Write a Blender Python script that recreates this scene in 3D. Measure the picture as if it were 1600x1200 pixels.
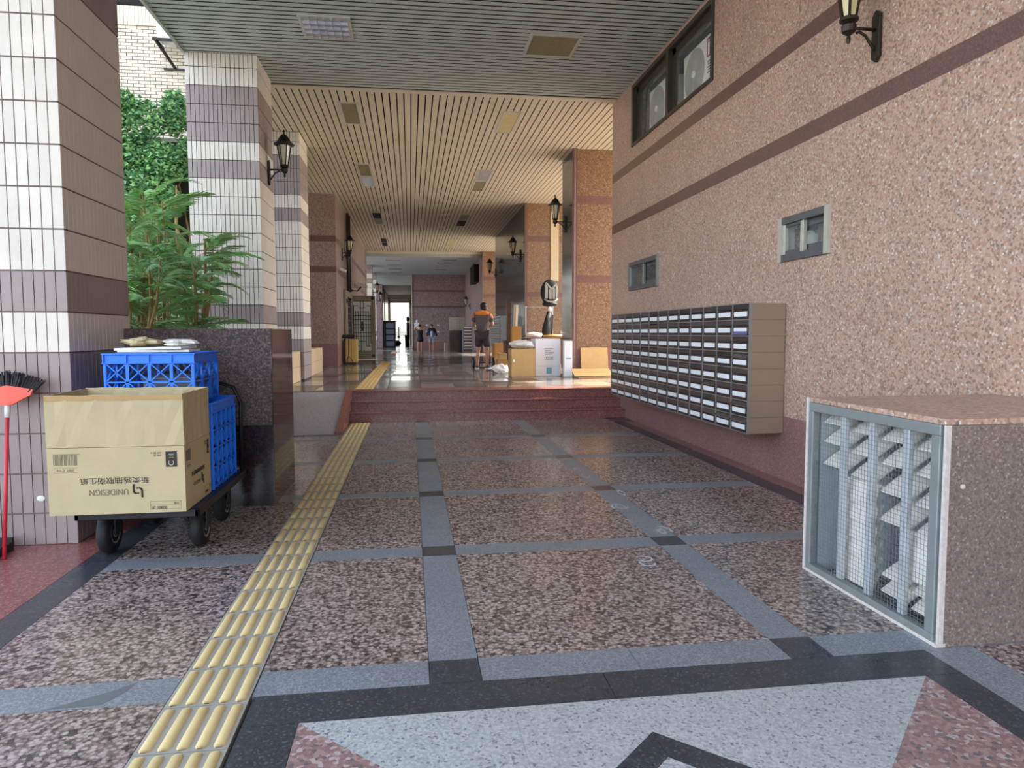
import bpy, math, random
from mathutils import Vector, Matrix, Euler

for _o in list(bpy.data.objects):
    bpy.data.objects.remove(_o, do_unlink=True)
S = bpy.context.scene
COL = S.collection
random.seed(7)
PI = math.pi

# ------------------------------------------------------------------ camera
cd = bpy.data.cameras.new('camera')
cam = bpy.data.objects.new('camera', cd)
COL.objects.link(cam)
S.camera = cam
yaw, pitch, roll = 0.1406904, 0.0716341, -0.0019162
fw = Vector((math.sin(yaw) * math.cos(pitch), math.cos(yaw) * math.cos(pitch), -math.sin(pitch)))
rt = Vector((math.cos(yaw), -math.sin(yaw), 0))
up = rt.cross(fw)
rt2 = rt * math.cos(roll) + up * math.sin(roll)
up2 = -rt * math.sin(roll) + up * math.cos(roll)
M = Matrix((rt2, up2, -fw)).transposed().to_4x4()
M.translation = Vector((0, 0, 1.55))
cam.matrix_world = M
cd.sensor_width = 36.0
cd.lens = 36.0 * 1118.25 / 1600.0
cd.clip_start = 0.05
cd.clip_end = 500

# ------------------------------------------------------------------ sky, sun, exposure
SUN_AZ = math.radians(70)      # measured from +Y towards +X
SUN_EL = math.radians(48)
w = bpy.data.worlds.new('world')
S.world = w
w.use_nodes = True
nt = w.node_tree
nt.nodes.clear()
sky = nt.nodes.new('ShaderNodeTexSky')
sky.sky_type = 'NISHITA'
sky.sun_disc = False
sky.sun_elevation = SUN_EL
sky.sun_rotation = SUN_AZ
sky.air_density = 1.0
sky.dust_density = 2.5
sky.ozone_density = 1.0
hs = nt.nodes.new('ShaderNodeHueSaturation')
hs.inputs['Saturation'].default_value = 0.6
bg = nt.nodes.new('ShaderNodeBackground')
bg.inputs['Strength'].default_value = 0.64
wo = nt.nodes.new('ShaderNodeOutputWorld')
nt.links.new(sky.outputs[0], hs.inputs['Color'])
nt.links.new(hs.outputs[0], bg.inputs[0])
nt.links.new(bg.outputs[0], wo.inputs[0])

sd = bpy.data.lights.new('sun', 'SUN')
sd.energy = 9.5
sd.angle = math.radians(1.5)
sd.color = (1.0, 0.92, 0.8)
sun = bpy.data.objects.new('sun', sd)
COL.objects.link(sun)
sdir = Vector((math.sin(SUN_AZ) * math.cos(SUN_EL), math.cos(SUN_AZ) * math.cos(SUN_EL), math.sin(SUN_EL)))
sun.rotation_euler = sdir.to_track_quat('Z', 'Y').to_euler()
sun.location = (30, 10, 40)

S.view_settings.view_transform = 'Standard'
S.view_settings.look = 'None'
S.view_settings.exposure = 0.94
S.view_settings.gamma = 1.0
S.view_settings.use_curve_mapping = False
S.cycles.max_bounces = 10
S.cycles.diffuse_bounces = 6
S.cycles.sample_clamp_indirect = 8.0


# ------------------------------------------------------------------ materials
def srgb(r, g, b):
    def c(x):
        x /= 255.0
        return x / 12.92 if x <= 0.04045 else ((x + 0.055) / 1.055) ** 2.4
    return (c(r), c(g), c(b), 1.0)


MATS = {}


def base_mat(name):
    m = bpy.data.materials.new(name)
    m.use_nodes = True
    n = m.node_tree.nodes
    p = n['Principled BSDF']
    MATS[name] = m
    return m, m.node_tree, p


def pos_node(t):
    return t.nodes.new('ShaderNodeNewGeometry').outputs['Position']


def ramp(t, fac, stops, const=False):
    r = t.nodes.new('ShaderNodeValToRGB')
    if const:
        r.color_ramp.interpolation = 'CONSTANT'
    el = r.color_ramp.elements
    while len(el) < len(stops):
        el.new(0.5)
    for e, (p, c) in zip(el, stops):
        e.position = p
        e.color = c
    t.links.new(fac, r.inputs[0])
    return r.outputs[0]


def mixc(t, a, b, fac, mode='MIX'):
    x = t.nodes.new('ShaderNodeMix')
    x.data_type = 'RGBA'
    x.blend_type = mode
    for s, v in ((x.inputs[6], a), (x.inputs[7], b), (x.inputs[0], fac)):
        if hasattr(v, 'is_output'):
            t.links.new(v, s)
        else:
            s.default_value = v
    return x.outputs[2]


def noise(t, vec, scale, detail=3.0, rough=0.6):
    n = t.nodes.new('ShaderNodeTexNoise')
    n.inputs['Scale'].default_value = scale
    n.inputs['Detail'].default_value = detail
    n.inputs['Roughness'].default_value = rough
    if vec is not None:
        t.links.new(vec, n.inputs['Vector'])
    return n.outputs['Fac']


def voro(t, vec, scale):
    v = t.nodes.new('ShaderNodeTexVoronoi')
    v.inputs['Scale'].default_value = scale
    t.links.new(vec, v.inputs['Vector'])
    s = t.nodes.new('ShaderNodeSeparateColor')
    t.links.new(v.outputs['Color'], s.inputs[0])
    return s.outputs[0], v.outputs['Distance']


def warp(t, vec, scale, amt):
    n = t.nodes.new('ShaderNodeTexNoise')
    n.inputs['Scale'].default_value = scale
    n.inputs['Detail'].default_value = 2
    t.links.new(vec, n.inputs['Vector'])
    m = t.nodes.new('ShaderNodeVectorMath')
    m.operation = 'MULTIPLY_ADD'
    m.inputs[1].default_value = (amt, amt, amt)
    t.links.new(n.outputs['Color'], m.inputs[0])
    t.links.new(vec, m.inputs[2])
    return m.outputs[0]


def granite(name, stops, cell, rough, fine=0.35, blot=0.15, fine_scale=None, bump=0.0, rvar=0.0, wamt=0.9, edge=0.0):
    """polished or flamed stone: random mineral grains of `cell` metres"""
    m, t, p = base_mat(name)
    pos = pos_node(t)
    wv = warp(t, pos, 0.9 / cell, cell * wamt)
    g, d = voro(t, wv, 1.0 / cell)
    c1 = ramp(t, g, stops, True)
    if edge:
        ce = ramp(t, d, [(0.38, (1, 1, 1, 1)), (0.75, (1 - edge,) * 3 + (1,))])
        c1 = mixc(t, c1, ce, 1.0, 'MULTIPLY')
    f = noise(t, pos, (fine_scale or 2.2 / cell), 4, 0.75)
    c2 = ramp(t, f, [(0.25, (0.35, 0.35, 0.35, 1)), (0.75, (1.5, 1.5, 1.5, 1))])
    c3 = mixc(t, c1, c2, fine, 'MULTIPLY')
    b = noise(t, pos, 1.3, 3, 0.6)
    c4 = ramp(t, b, [(0.3, (0.75, 0.75, 0.75, 1)), (0.7, (1.2, 1.2, 1.2, 1))])
    c5 = mixc(t, c3, c4, blot, 'MULTIPLY')
    t.links.new(c5, p.inputs['Base Color'])
    p.inputs['Roughness'].default_value = rough
    if rvar:
        rr = noise(t, pos, 2.1, 5, 0.7)
        mr = t.nodes.new('ShaderNodeMapRange')
        mr.inputs[1].default_value = 0.3
        mr.inputs[2].default_value = 0.7
        mr.inputs[3].default_value = rough
        mr.inputs[4].default_value = rough + rvar
        t.links.new(rr, mr.inputs[0])
        t.links.new(mr.outputs[0], p.inputs['Roughness'])
    if bump:
        bn = t.nodes.new('ShaderNodeBump')
        bn.inputs['Strength'].default_value = bump
        bn.inputs['Distance'].default_value = 0.01
        t.links.new(f, bn.inputs['Height'])
        t.links.new(bn.outputs[0], p.inputs['Normal'])
    return m


def plain(name, col, rough=0.6, metal=0.0, var=0.08, scale=8.0, rnd=0.0, spec=0.5):
    m, t, p = base_mat(name)
    pos = pos_node(t)
    f = noise(t, pos, scale, 4, 0.65)
    lo = tuple(c * (1 - var) for c in col[:3]) + (1,)
    hi = tuple(min(1, c * (1 + var)) for c in col[:3]) + (1,)
    c = ramp(t, f, [(0.3, lo), (0.7, hi)])
    if rnd:
        oi = t.nodes.new('ShaderNodeObjectInfo')
        c2 = ramp(t, oi.outputs['Random'], [(0, (1 - rnd,) * 3 + (1,)), (1, (1 + rnd,) * 3 + (1,))])
        c = mixc(t, c, c2, 1.0, 'MULTIPLY')
    t.links.new(c, p.inputs['Base Color'])
    p.inputs['Roughness'].default_value = rough
    p.inputs['Metallic'].default_value = metal
    p.inputs['Specular IOR Level'].default_value = spec
    return m


def glass(name, col=(0.9, 0.95, 0.93, 1), rough=0.02, alpha=0.25):
    m, t, p = base_mat(name)
    p.inputs['Base Color'].default_value = col
    p.inputs['Roughness'].default_value = rough
    p.inputs['Alpha'].default_value = alpha
    return m


granite('wall_granite', [(0, srgb(158, 124, 104)), (0.12, srgb(192, 158, 138)), (0.4, srgb(182, 145, 124)), (0.62, srgb(200, 170, 151)),
                         (0.80, srgb(170, 146, 133)), (0.9, srgb(216, 200, 188)), (0.96, srgb(134, 118, 110))], 0.016, 0.3, 0.3, 0.3, rvar=0.1, wamt=0.6)
granite('wall_granite_orange', [(0, srgb(104, 78, 60)), (0.15, srgb(138, 107, 82)), (0.45, srgb(124, 94, 71)), (0.7, srgb(144, 115, 90)),
                                (0.85, srgb(118, 94, 78)), (0.94, srgb(164, 140, 118))], 0.018, 0.3, 0.3, 0.25)
granite('wall_granite_left', [(0, srgb(128, 106, 98)), (0.15, srgb(166, 142, 130)), (0.45, srgb(150, 126, 116)), (0.7, srgb(172, 150, 140)),
                              (0.85, srgb(132, 114, 108)), (0.94, srgb(184, 166, 158))], 0.018, 0.3, 0.3, 0.25)
granite('wall_granite_far', [(0, srgb(122, 100, 100)), (0.2, srgb(154, 130, 128)), (0.6, srgb(138, 116, 116)), (0.85, srgb(166, 144, 142))], 0.04, 0.3, 0.3, 0.2)
granite('band_granite', [(0, srgb(112, 82, 74)), (0.4, srgb(124, 92, 84)), (0.75, srgb(104, 76, 70))], 0.010, 0.3, 0.3, 0.15)
granite('plinth_granite', [(0, srgb(138, 100, 95)), (0.35, srgb(154, 114, 108)), (0.7, srgb(128, 92, 88)), (0.92, srgb(168, 136, 130))], 0.010, 0.3, 0.3, 0.3)
granite('dark_granite_polished', [(0, srgb(62, 54, 54)), (0.5, srgb(78, 68, 67)), (0.8, srgb(92, 82, 80)), (0.94, srgb(54, 48, 48))], 0.02, 0.12, 0.3, 0.3)
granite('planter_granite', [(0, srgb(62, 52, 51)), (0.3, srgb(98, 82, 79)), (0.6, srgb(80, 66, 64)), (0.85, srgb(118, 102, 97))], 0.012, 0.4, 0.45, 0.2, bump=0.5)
granite('planter_granite_dark', [(0, srgb(38, 28, 30)), (0.5, srgb(48, 36, 38)), (0.85, srgb(58, 46, 46))], 0.012, 0.16, 0.3, 0.2)  # dark stone, deepened further for the shadow around trolley and planter
granite('planter_polished', [(0, srgb(58, 48, 46)), (0.5, srgb(70, 58, 55)), (0.85, srgb(82, 70, 66))], 0.012, 0.07, 0.3, 0.2)
granite('floor_brown', [(0, srgb(100, 90, 87)), (0.12, srgb(180, 162, 154)), (0.36, srgb(144, 127, 121)), (0.55, srgb(194, 176, 168)), (0.72, srgb(160, 142, 135)),
                        (0.86, srgb(194, 180, 172)), (0.95, srgb(80, 73, 72))], 0.020, 0.15, 0.4, 0.12, rvar=0.12, wamt=0.45, edge=0.62)
granite('floor_gray', [(0, srgb(118, 125, 131)), (0.3, srgb(142, 149, 155)), (0.6, srgb(128, 135, 141)), (0.85, srgb(156, 161, 166))], 0.007, 0.28, 0.3, 0.3, rvar=0.16)
granite('floor_dark', [(0, srgb(58, 61, 66)), (0.4, srgb(70, 73, 79)), (0.75, srgb(62, 65, 70)), (0.93, srgb(96, 99, 104))], 0.008, 0.24, 0.4, 0.3, rvar=0.14)
granite('floor_white', [(0, srgb(176, 181, 181)), (0.35, srgb(196, 200, 198)), (0.65, srgb(185, 189, 187)), (0.88, srgb(158, 162, 163)), (0.95, srgb(130, 134, 137))], 0.010, 0.3, 0.4, 0.15, rvar=0.14)
granite('floor_pink', [(0, srgb(150, 120, 116)), (0.3, srgb(172, 142, 136)), (0.55, srgb(158, 126, 122)), (0.75, srgb(190, 174, 170)), (0.88, srgb(118, 110, 110))], 0.018, 0.3, 0.4, 0.15, rvar=0.14)
granite('red_granite', [(0, srgb(126, 76, 72)), (0.3, srgb(148, 92, 86)), (0.6, srgb(134, 82, 78)), (0.85, srgb(164, 110, 102))], 0.012, 0.26, 0.35, 0.25)
granite('ramp_gray', [(0, srgb(156, 151, 154)), (0.4, srgb(178, 173, 176)), (0.8, srgb(166, 161, 164))], 0.012, 0.7, 0.4, 0.2)
granite('vent_granite', [(0, srgb(122, 107, 98)), (0.3, srgb(142, 125, 115)), (0.6, srgb(130, 114, 105)), (0.85, srgb(108, 96, 91)), (0.95, srgb(162, 149, 141))], 0.010, 0.45, 0.4, 0.2)


def platform_tile_mat(name, use_obj):
    m, t, p = base_mat(name)
    pos = pos_node(t)
    g, d = voro(t, pos, 80)
    c1 = ramp(t, g, [(0, srgb(112, 106, 100)), (0.5, srgb(128, 122, 115)), (0.85, srgb(144, 138, 130))], True)
    if use_obj:
        oi = t.nodes.new('ShaderNodeObjectInfo')
        f = oi.outputs['Random']
    else:
        br = t.nodes.new('ShaderNodeTexBrick')
        br.offset = 0.0
        br.inputs['Scale'].default_value = 1.0
        br.inputs['Brick Width'].default_value = 0.65
        br.inputs['Row Height'].default_value = 0.65
        br.inputs['Mortar Size'].default_value = 0.004
        br.inputs['Color1'].default_value = (0, 0, 0, 1)
        br.inputs['Color2'].default_value = (1, 1, 1, 1)
        br.inputs['Mortar'].default_value = (0.1, 0.1, 0.1, 1)
        t.links.new(pos, br.inputs['Vector'])
        f = br.outputs['Color']
    c2 = ramp(t, f, [(0.0, (0.3, 0.3, 0.31, 1)), (0.35, (0.7, 0.7, 0.7, 1)), (0.7, (1.0, 1.0, 1.0, 1)), (1.0, (1.7, 1.65, 1.6, 1))])
    t.links.new(mixc(t, c1, c2, 1.0, 'MULTIPLY'), p.inputs['Base Color'])
    mr = t.nodes.new('ShaderNodeMapRange')
    mr.inputs[3].default_value = 0.24
    mr.inputs[4].default_value = 0.05
    ms = t.nodes.new('ShaderNodeMapRange')
    ms.inputs[3].default_value = 0.06
    ms.inputs[4].default_value = 0.34
    t.links.new(f, ms.inputs[0])
    t.links.new(ms.outputs[0], p.inputs['Specular IOR Level'])
    t.links.new(f, mr.inputs[0])
    t.links.new(mr.outputs[0], p.inputs['Roughness'])
    return m


platform_tile_mat('platform_tile', True)
platform_tile_mat('platform_far', False)
plain('scuff_white', srgb(182, 190, 196), 0.6)
plain('stain_gray', srgb(104, 112, 116), 0.4)
plain('mortar', srgb(120, 118, 112), 0.85, scale=30)
plain('grout_soft', srgb(122, 104, 98), 0.9)
plain('grout', srgb(66, 54, 52), 0.9)
plain('tile_cream', srgb(216, 207, 193), 0.42, var=0.05, scale=3, rnd=0.05)
plain('tile_mauve', srgb(150, 135, 131), 0.42, var=0.06, scale=3, rnd=0.05)
plain('tile_beige', srgb(200, 176, 140), 0.45, var=0.08, scale=4, rnd=0.05)
plain('slat_cream', srgb(216, 205, 180), 0.5, var=0.04, scale=2)
plain('slat_gray', srgb(196, 204, 194), 0.5, var=0.04, scale=2)
plain('void_dark', srgb(26, 24, 22), 0.95)
plain('gray_ceiling', srgb(172, 178, 180), 0.7)
plain('light_frame', srgb(200, 198, 188), 0.4)
plain('light_panel_dull', srgb(138, 128, 92), 0.5, var=0.12, scale=14)
plain('light_panel_pale', srgb(206, 192, 140), 0.5)
plain('light_louvre', srgb(225, 230, 238), 0.18, 0.7)
plain('iron_black', srgb(30, 26, 24), 0.42, 0.3)
plain('iron_bronze', srgb(52, 42, 30), 0.4, 0.4)
glass('lantern_glass', (0.92, 0.86, 0.66, 1), 0.15, 0.55)
plain('lantern_glass_warm', srgb(220, 205, 150), 0.25)
plain('aluminium', srgb(150, 152, 148), 0.38, 0.6)
plain('aluminium_pale', srgb(196, 192, 178), 0.42, 0.3)
plain('bronze_frame', srgb(74, 68, 58), 0.4, 0.3)
plain('vent_liner', srgb(168, 176, 178), 0.6)
plain('vent_frame', srgb(142, 147, 145), 0.42, 0.3)
plain('vent_mullion', srgb(200, 205, 206), 0.38, 0.3)
plain('louvre_white', srgb(226, 222, 212), 0.55, var=0.05)
plain('white_stone', srgb(210, 200, 192), 0.5, var=0.12, scale=40)
plain('wire_gray', srgb(140, 146, 150), 0.45, 0.5)
plain('ac_white', srgb(232, 232, 224), 0.45)
plain('ac_grille', srgb(176, 176, 166), 0.5)
plain('red_paint', srgb(140, 30, 28), 0.5)
plain('dark_room', srgb(120, 112, 100), 0.9)
plain('brown_board', srgb(92, 74, 66), 0.6)
glass('window_glass', (0.75, 0.8, 0.78, 1), 0.03, 0.07)
glass('frosted_glass', (0.72, 0.78, 0.74, 1), 0.25, 0.75)
plain('mailbox_metal', srgb(58, 46, 44), 0.25, 0.2, rnd=0.25)
plain('mailbox_flap', srgb(84, 76, 78), 0.2, 0.35, rnd=0.35)
plain('rail_gray', srgb(104, 104, 106), 0.4, 0.4)
plain('mailbox_frame', srgb(140, 136, 130), 0.4, 0.3)
plain('mailbox_side', srgb(150, 126, 104), 0.45, 0.1, var=0.03)
plain('label_white', srgb(244, 246, 246), 0.2, var=0.02)
plain('label_violet', srgb(104, 98, 150), 0.5)
plain('cardboard', srgb(188, 172, 132), 0.75, var=0.06, scale=5)
plain('cardboard_edge', srgb(178, 148, 100), 0.8)
plain('cardboard_tan', srgb(196, 160, 104), 0.75, var=0.06, scale=5)
plain('cardboard_orange', srgb(186, 134, 70), 0.75, var=0.06, scale=5)
plain('carton_white', srgb(226, 228, 234), 0.6, var=0.03)
plain('print_black', srgb(44, 42, 38), 0.7)
plain('print_gray', srgb(120, 112, 92), 0.7)
plain('print_blue', srgb(120, 170, 196), 0.7)
plain('print_teal', srgb(110, 130, 136), 0.7)
plain('crate_blue', srgb(22, 122, 244), 0.38, var=0.06)
plain('rubber_black', srgb(22, 21, 22), 0.7)
plain('trolley_deck', srgb(40, 52, 92), 0.55)
plain('trolley_steel', srgb(34, 32, 34), 0.45, 0.4)
plain('hub_silver', srgb(178, 180, 184), 0.3, 0.8)
plain('tray_gray', srgb(104, 108, 118), 0.5)
plain('foam_white', srgb(232, 230, 222), 0.7)
plain('paper_tan', srgb(206, 190, 150), 0.7)
glass('clear_plastic', (0.88, 0.9, 0.92, 1), 0.18, 0.6)
plain('broom_pole', srgb(196, 44, 58), 0.4)
plain('broom_red', srgb(226, 84, 58), 0.45)
plain('bristle_black', srgb(24, 20, 20), 0.6)
plain('collar_white', srgb(214, 214, 208), 0.4)
plain('tactile_base', srgb(166, 163, 150), 0.6, var=0.06, scale=12, rnd=0.05)
plain('tactile_ridge', srgb(226, 202, 142), 0.5, var=0.05, scale=12)
plain('tactile_yellow', srgb(204, 172, 108), 0.55, var=0.06, scale=12, rnd=0.06)
plain('leaf_green', srgb(150, 194, 124), 0.55, var=0.35, scale=1.6)
plain('leaf_dark', srgb(104, 156, 110), 0.55, var=0.35, scale=1.3)
plain('palm_green', srgb(140, 190, 112), 0.5, var=0.35, scale=2.2)
plain('palm_pale', srgb(150, 196, 146), 0.5, var=0.3, scale=2.2)
plain('stem_tan', srgb(150, 124, 74), 0.7, var=0.2)
plain('soil', srgb(50, 42, 34), 0.95)
plain('garden_shade', srgb(58, 66, 50), 0.95, var=0.3)  # dark green put in as the shade behind the ivy
plain('brick_cream', srgb(214, 202, 180), 0.7, var=0.08, scale=6, rnd=0.08)
plain('brick_mortar', srgb(104, 94, 84), 0.9)
plain('skin', srgb(190, 138, 110), 0.55, var=0.03)
plain('hair_black', srgb(22, 18, 18), 0.5)
plain('shirt_gray', srgb(92, 82, 84), 0.8)
plain('shirt_orange', srgb(230, 126, 40), 0.75)
plain('shorts_dark', srgb(62, 54, 60), 0.8)
plain('shoe_gray', srgb(96, 100, 114), 0.7)
plain('sole_white', srgb(230, 230, 228), 0.6)
plain('dress_black', srgb(36, 36, 42), 0.8)
plain('jacket_navy', srgb(36, 38, 52), 0.7)
plain('shirt_pale', srgb(176, 196, 214), 0.7)
plain('shorts_pale', srgb(176, 172, 190), 0.7)
plain('door_bronze', srgb(136, 122, 98), 0.42, 0.35)
plain('wood_gold', srgb(196, 158, 84), 0.5, var=0.12, scale=3)
plain('wood_dark', srgb(74, 44, 32), 0.5, var=0.15, scale=4)
plain('pipe_brown', srgb(58, 42, 38), 0.5)
plain('vest_gray', srgb(150, 146, 138), 0.7)
plain('fabric_black', srgb(28, 27, 28), 0.75)
plain('pole_ivory', srgb(206, 198, 172), 0.5)
plain('steel_rack', srgb(170, 178, 184), 0.35, 0.6)
plain('outdoor_paving', srgb(206, 194, 174), 0.85, scale=3)
plain('outdoor_ground', srgb(172, 168, 160), 0.85, scale=2)
plain('concrete', srgb(150, 146, 140), 0.85)
plain('house_white', srgb(230, 228, 220), 0.8)
plain('black_drum', srgb(30, 32, 34), 0.6)
plain('cctv_white', srgb(214, 212, 206), 0.4)


def mat(n):
    return MATS[n]


# ------------------------------------------------------------------ mesh helpers
WORG = {}


class MB:
    def __init__(self):
        self.v = []
        self.f = []
        self.mi = []

    def add(self, vs, fs, m=0):
        b = len(self.v)
        self.v += [tuple(x) for x in vs]
        self.f += [tuple(i + b for i in f) for f in fs]
        self.mi += [m] * len(fs)
        return self

    def box(self, x0, x1, y0, y1, z0, z1, m=0):
        vs = [(x0, y0, z0), (x1, y0, z0), (x1, y1, z0), (x0, y1, z0), (x0, y0, z1), (x1, y0, z1), (x1, y1, z1), (x0, y1, z1)]
        fs = [(0, 3, 2, 1), (4, 5, 6, 7), (0, 1, 5, 4), (1, 2, 6, 5), (2, 3, 7, 6), (3, 0, 4, 7)]
        return self.add(vs, fs, m)

    def obox(self, c, size, rot=None, m=0):
        r = rot.to_matrix() if isinstance(rot, Euler) else (rot or Matrix.Identity(3))
        c = Vector(c)
        h = [s / 2 for s in size]
        vs = [c + r @ Vector((sx * h[0], sy * h[1], sz * h[2])) for sz in (-1, 1) for sx, sy in ((-1, -1), (1, -1), (1, 1), (-1, 1))]
        fs = [(0, 3, 2, 1), (4, 5, 6, 7), (0, 1, 5, 4), (1, 2, 6, 5), (2, 3, 7, 6), (3, 0, 4, 7)]
        return self.add(vs, fs, m)

    def bar(self, p, q, a, b, m=0, ref=(0, 0, 1)):
        p = Vector(p)
        q = Vector(q)
        d = q - p
        L = d.length
        d.normalize()
        r = Vector(ref)
        if abs(d.dot(r)) > 0.95:
            r = Vector((1, 0, 0))
        x = d.cross(r).normalized()
        y = x.cross(d)
        R = Matrix((x, y, d)).transposed()
        return self.obox((p + q) / 2, (a, b, L), R, m)

    def tube(self, pts, r, n=8, m=0, cap=True):
        pts = [Vector(p) for p in pts]
        rs = r if isinstance(r, (list, tuple)) else [r] * len(pts)
        b = len(self.v)
        ref = Vector((0, 0, 1))
        d0 = (pts[1] - pts[0]).normalized()
        if abs(d0.dot(ref)) > 0.9:
            ref = Vector((1, 0, 0))
        vs, fs = [], []
        for i, p in enumerate(pts):
            if i == 0:
                d = pts[1] - pts[0]
            elif i == len(pts) - 1:
                d = pts[-1] - pts[-2]
            else:
                d = pts[i + 1] - pts[i - 1]
            d.normalize()
            x = d.cross(ref)
            if x.length < 1e-4:
                x = d.cross(Vector((0, 1, 0)))
            x.normalize()
            y = x.cross(d)
            for k in range(n):
                a = 2 * PI * k / n
                vs.append(p + (x * math.cos(a) + y * math.sin(a)) * rs[i])
        for i in range(len(pts) - 1):
            for k in range(n):
                fs.append((i * n + k, i * n + (k + 1) % n, (i + 1) * n + (k + 1) % n, (i + 1) * n + k))
        if cap:
            fs.append(tuple(range(n))[::-1])
            fs.append(tuple((len(pts) - 1) * n + k for k in range(n)))
        return self.add(vs, fs, m)

    def lathe(self, prof, c, n=16, axis='Z', m=0, cap=True):
        c = Vector(c)
        vs, fs = [], []
        for r, h in prof:
            for k in range(n):
                a = 2 * PI * k / n
                x, y = r * math.cos(a), r * math.sin(a)
                if axis == 'Z':
                    vs.append(c + Vector((x, y, h)))
                elif axis == 'X':
                    vs.append(c + Vector((h, x, y)))
                else:
                    vs.append(c + Vector((x, h, y)))
        for i in range(len(prof) - 1):
            for k in range(n):
                fs.append((i * n + k, i * n + (k + 1) % n, (i + 1) * n + (k + 1) % n, (i + 1) * n + k))
        if cap:
            fs.append(tuple(range(n))[::-1])
            fs.append(tuple((len(prof) - 1) * n + k for k in range(n)))
        return self.add(vs, fs, m)

    def prism(self, poly, z0, z1, fn=None, m=0):
        fn = fn or (lambda x, y, z: (x, y, z))
        n = len(poly)
        vs = [fn(x, y, z0) for x, y in poly] + [fn(x, y, z1) for x, y in poly]
        fs = [tuple(range(n))[::-1], tuple(range(n, 2 * n))] + [(i, (i + 1) % n, n + (i + 1) % n, n + i) for i in range(n)]
        return self.add(vs, fs, m)

    def ball(self, c, r, n=12, k=8, m=0):
        rx, ry, rz = r if isinstance(r, (list, tuple)) else (r, r, r)
        c = Vector(c)
        vs, fs = [], []
        for i in range(k + 1):
            th = PI * i / k
            for j in range(n):
                a = 2 * PI * j / n
                s = max(math.sin(th), 0.02)
                vs.append(c + Vector((rx * s * math.cos(a), ry * s * math.sin(a), rz * math.cos(th))))
        for i in range(k):
            for j in range(n):
                fs.append((i * n + j, (i + 1) * n + j, (i + 1) * n + (j + 1) % n, i * n + (j + 1) % n))
        fs.append(tuple(range(n)))
        fs.append(tuple(k * n + j for j in range(n))[::-1])
        return self.add(vs, fs, m)

    def mesh(self, name, mats):
        me = bpy.data.meshes.new(name)
        me.from_pydata(self.v, [], self.f)
        for x in (mats if isinstance(mats, (list, tuple)) else [mats]):
            me.materials.append(MATS[x])
        if any(self.mi):
            me.polygons.foreach_set('material_index', self.mi)
        me.update()
        return me

    def build(self, name, mats, parent=None, smooth=False, bevel=0.0, kind=None, label=None):
        me = self.mesh(name, mats)
        return link_mesh(name, me, parent, smooth, bevel, kind, label)


def wo_of(o):
    return WORG.get(o.name, Vector((0, 0, 0)))


def link_mesh(name, me, parent=None, smooth=False, bevel=0.0, kind=None, label=None):
    o = bpy.data.objects.new(name, me)
    COL.objects.link(o)
    if smooth:
        me.polygons.foreach_set('use_smooth', [True] * len(me.polygons))
        me.update()
    if bevel:
        b = o.modifiers.new('Bevel', 'BEVEL')
        b.width = bevel
        b.segments = 2
        b.limit_method = 'ANGLE'
        b.angle_limit = math.radians(40)
    if parent is not None:
        o.parent = parent
        o.location = -wo_of(parent)
    WORG[o.name] = Vector((0, 0, 0))
    if kind:
        o['kind'] = kind
    if label:
        o['label'] = label
    return o


def root(name, loc, label, cat, group=None, kind=None):
    o = bpy.data.objects.new(name, None)
    o.empty_display_size = 0.1
    COL.objects.link(o)
    o.location = loc
    WORG[o.name] = Vector(loc)
    return tag(o, label, cat, group, kind)


def tag(o, label, cat, group=None, kind=None):
    o['label'] = label
    o['category'] = cat
    if group:
        o['group'] = group
    if kind:
        o['kind'] = kind
    return o


def place(name, me, loc, parent, rot=None):
    """a piece with shared mesh data at a world location"""
    o = bpy.data.objects.new(name, me)
    COL.objects.link(o)
    o.parent = parent
    o.location = Vector(loc) - wo_of(parent)
    if rot:
        o.rotation_euler = rot
    WORG[o.name] = Vector(loc)
    return o


def dup(r, loc, label=None, group=None, rotz=None, scale=None):
    c = r.copy()
    COL.objects.link(c)
    c.location = loc
    if rotz is not None:
        c.rotation_euler = (0, 0, rotz)
    if scale is not None:
        c.scale = scale
    WORG[c.name] = Vector(loc)
    if label:
        c['label'] = label
    if group:
        c['group'] = group
    for ch in list(r.children):
        d = ch.copy()
        COL.objects.link(d)
        d.parent = c
        for g in list(ch.children):
            e = g.copy()
            COL.objects.link(e)
            e.parent = d
    return c


def text_mesh(s, size, extrude=0.0006, align='CENTER'):
    cu = bpy.data.curves.new('t', 'FONT')
    cu.body = s
    cu.size = size
    cu.align_x = align
    cu.align_y = 'CENTER'
    cu.extrude = extrude
    o = bpy.data.objects.new('t', cu)
    COL.objects.link(o)
    bpy.context.view_layer.update()
    dg = bpy.context.evaluated_depsgraph_get()
    me = bpy.data.meshes.new_from_object(o.evaluated_get(dg))
    bpy.data.objects.remove(o, do_unlink=True)
    return me


def put_text(name, s, size, parent, mtx, m='print_black', stretch=(1, 1)):
    me = text_mesh(s, size)
    me.materials.clear()
    me.materials.append(MATS[m])
    for v in me.vertices:
        v.co.x *= stretch[0]
        v.co.y *= stretch[1]
    o = bpy.data.objects.new(name, me)
    COL.objects.link(o)
    me.transform(mtx)
    o.parent = parent
    o.location = -wo_of(parent)
    return o


def frame_mtx(x, y, z, o):
    m = Matrix((Vector(x), Vector(y), Vector(z))).transposed().to_4x4()
    m.translation = Vector(o)
    return m


H = 0.5          # platform level
CF = -4.0        # front edge of the ceiling, carried out of view to shade the near pillar
CEIL = 5.87

# ================================================================== FLOOR (lower level)
floor = root('floor', (0, 0, 0), 'speckled granite floor in panels framed by grey strips and dark squares', 'floor', kind='structure')
MB().box(-14, 3.87, -14, 12.62, -0.25, -0.032).build('mortar_bed', 'mortar', floor)
G = 0.0015


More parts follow.
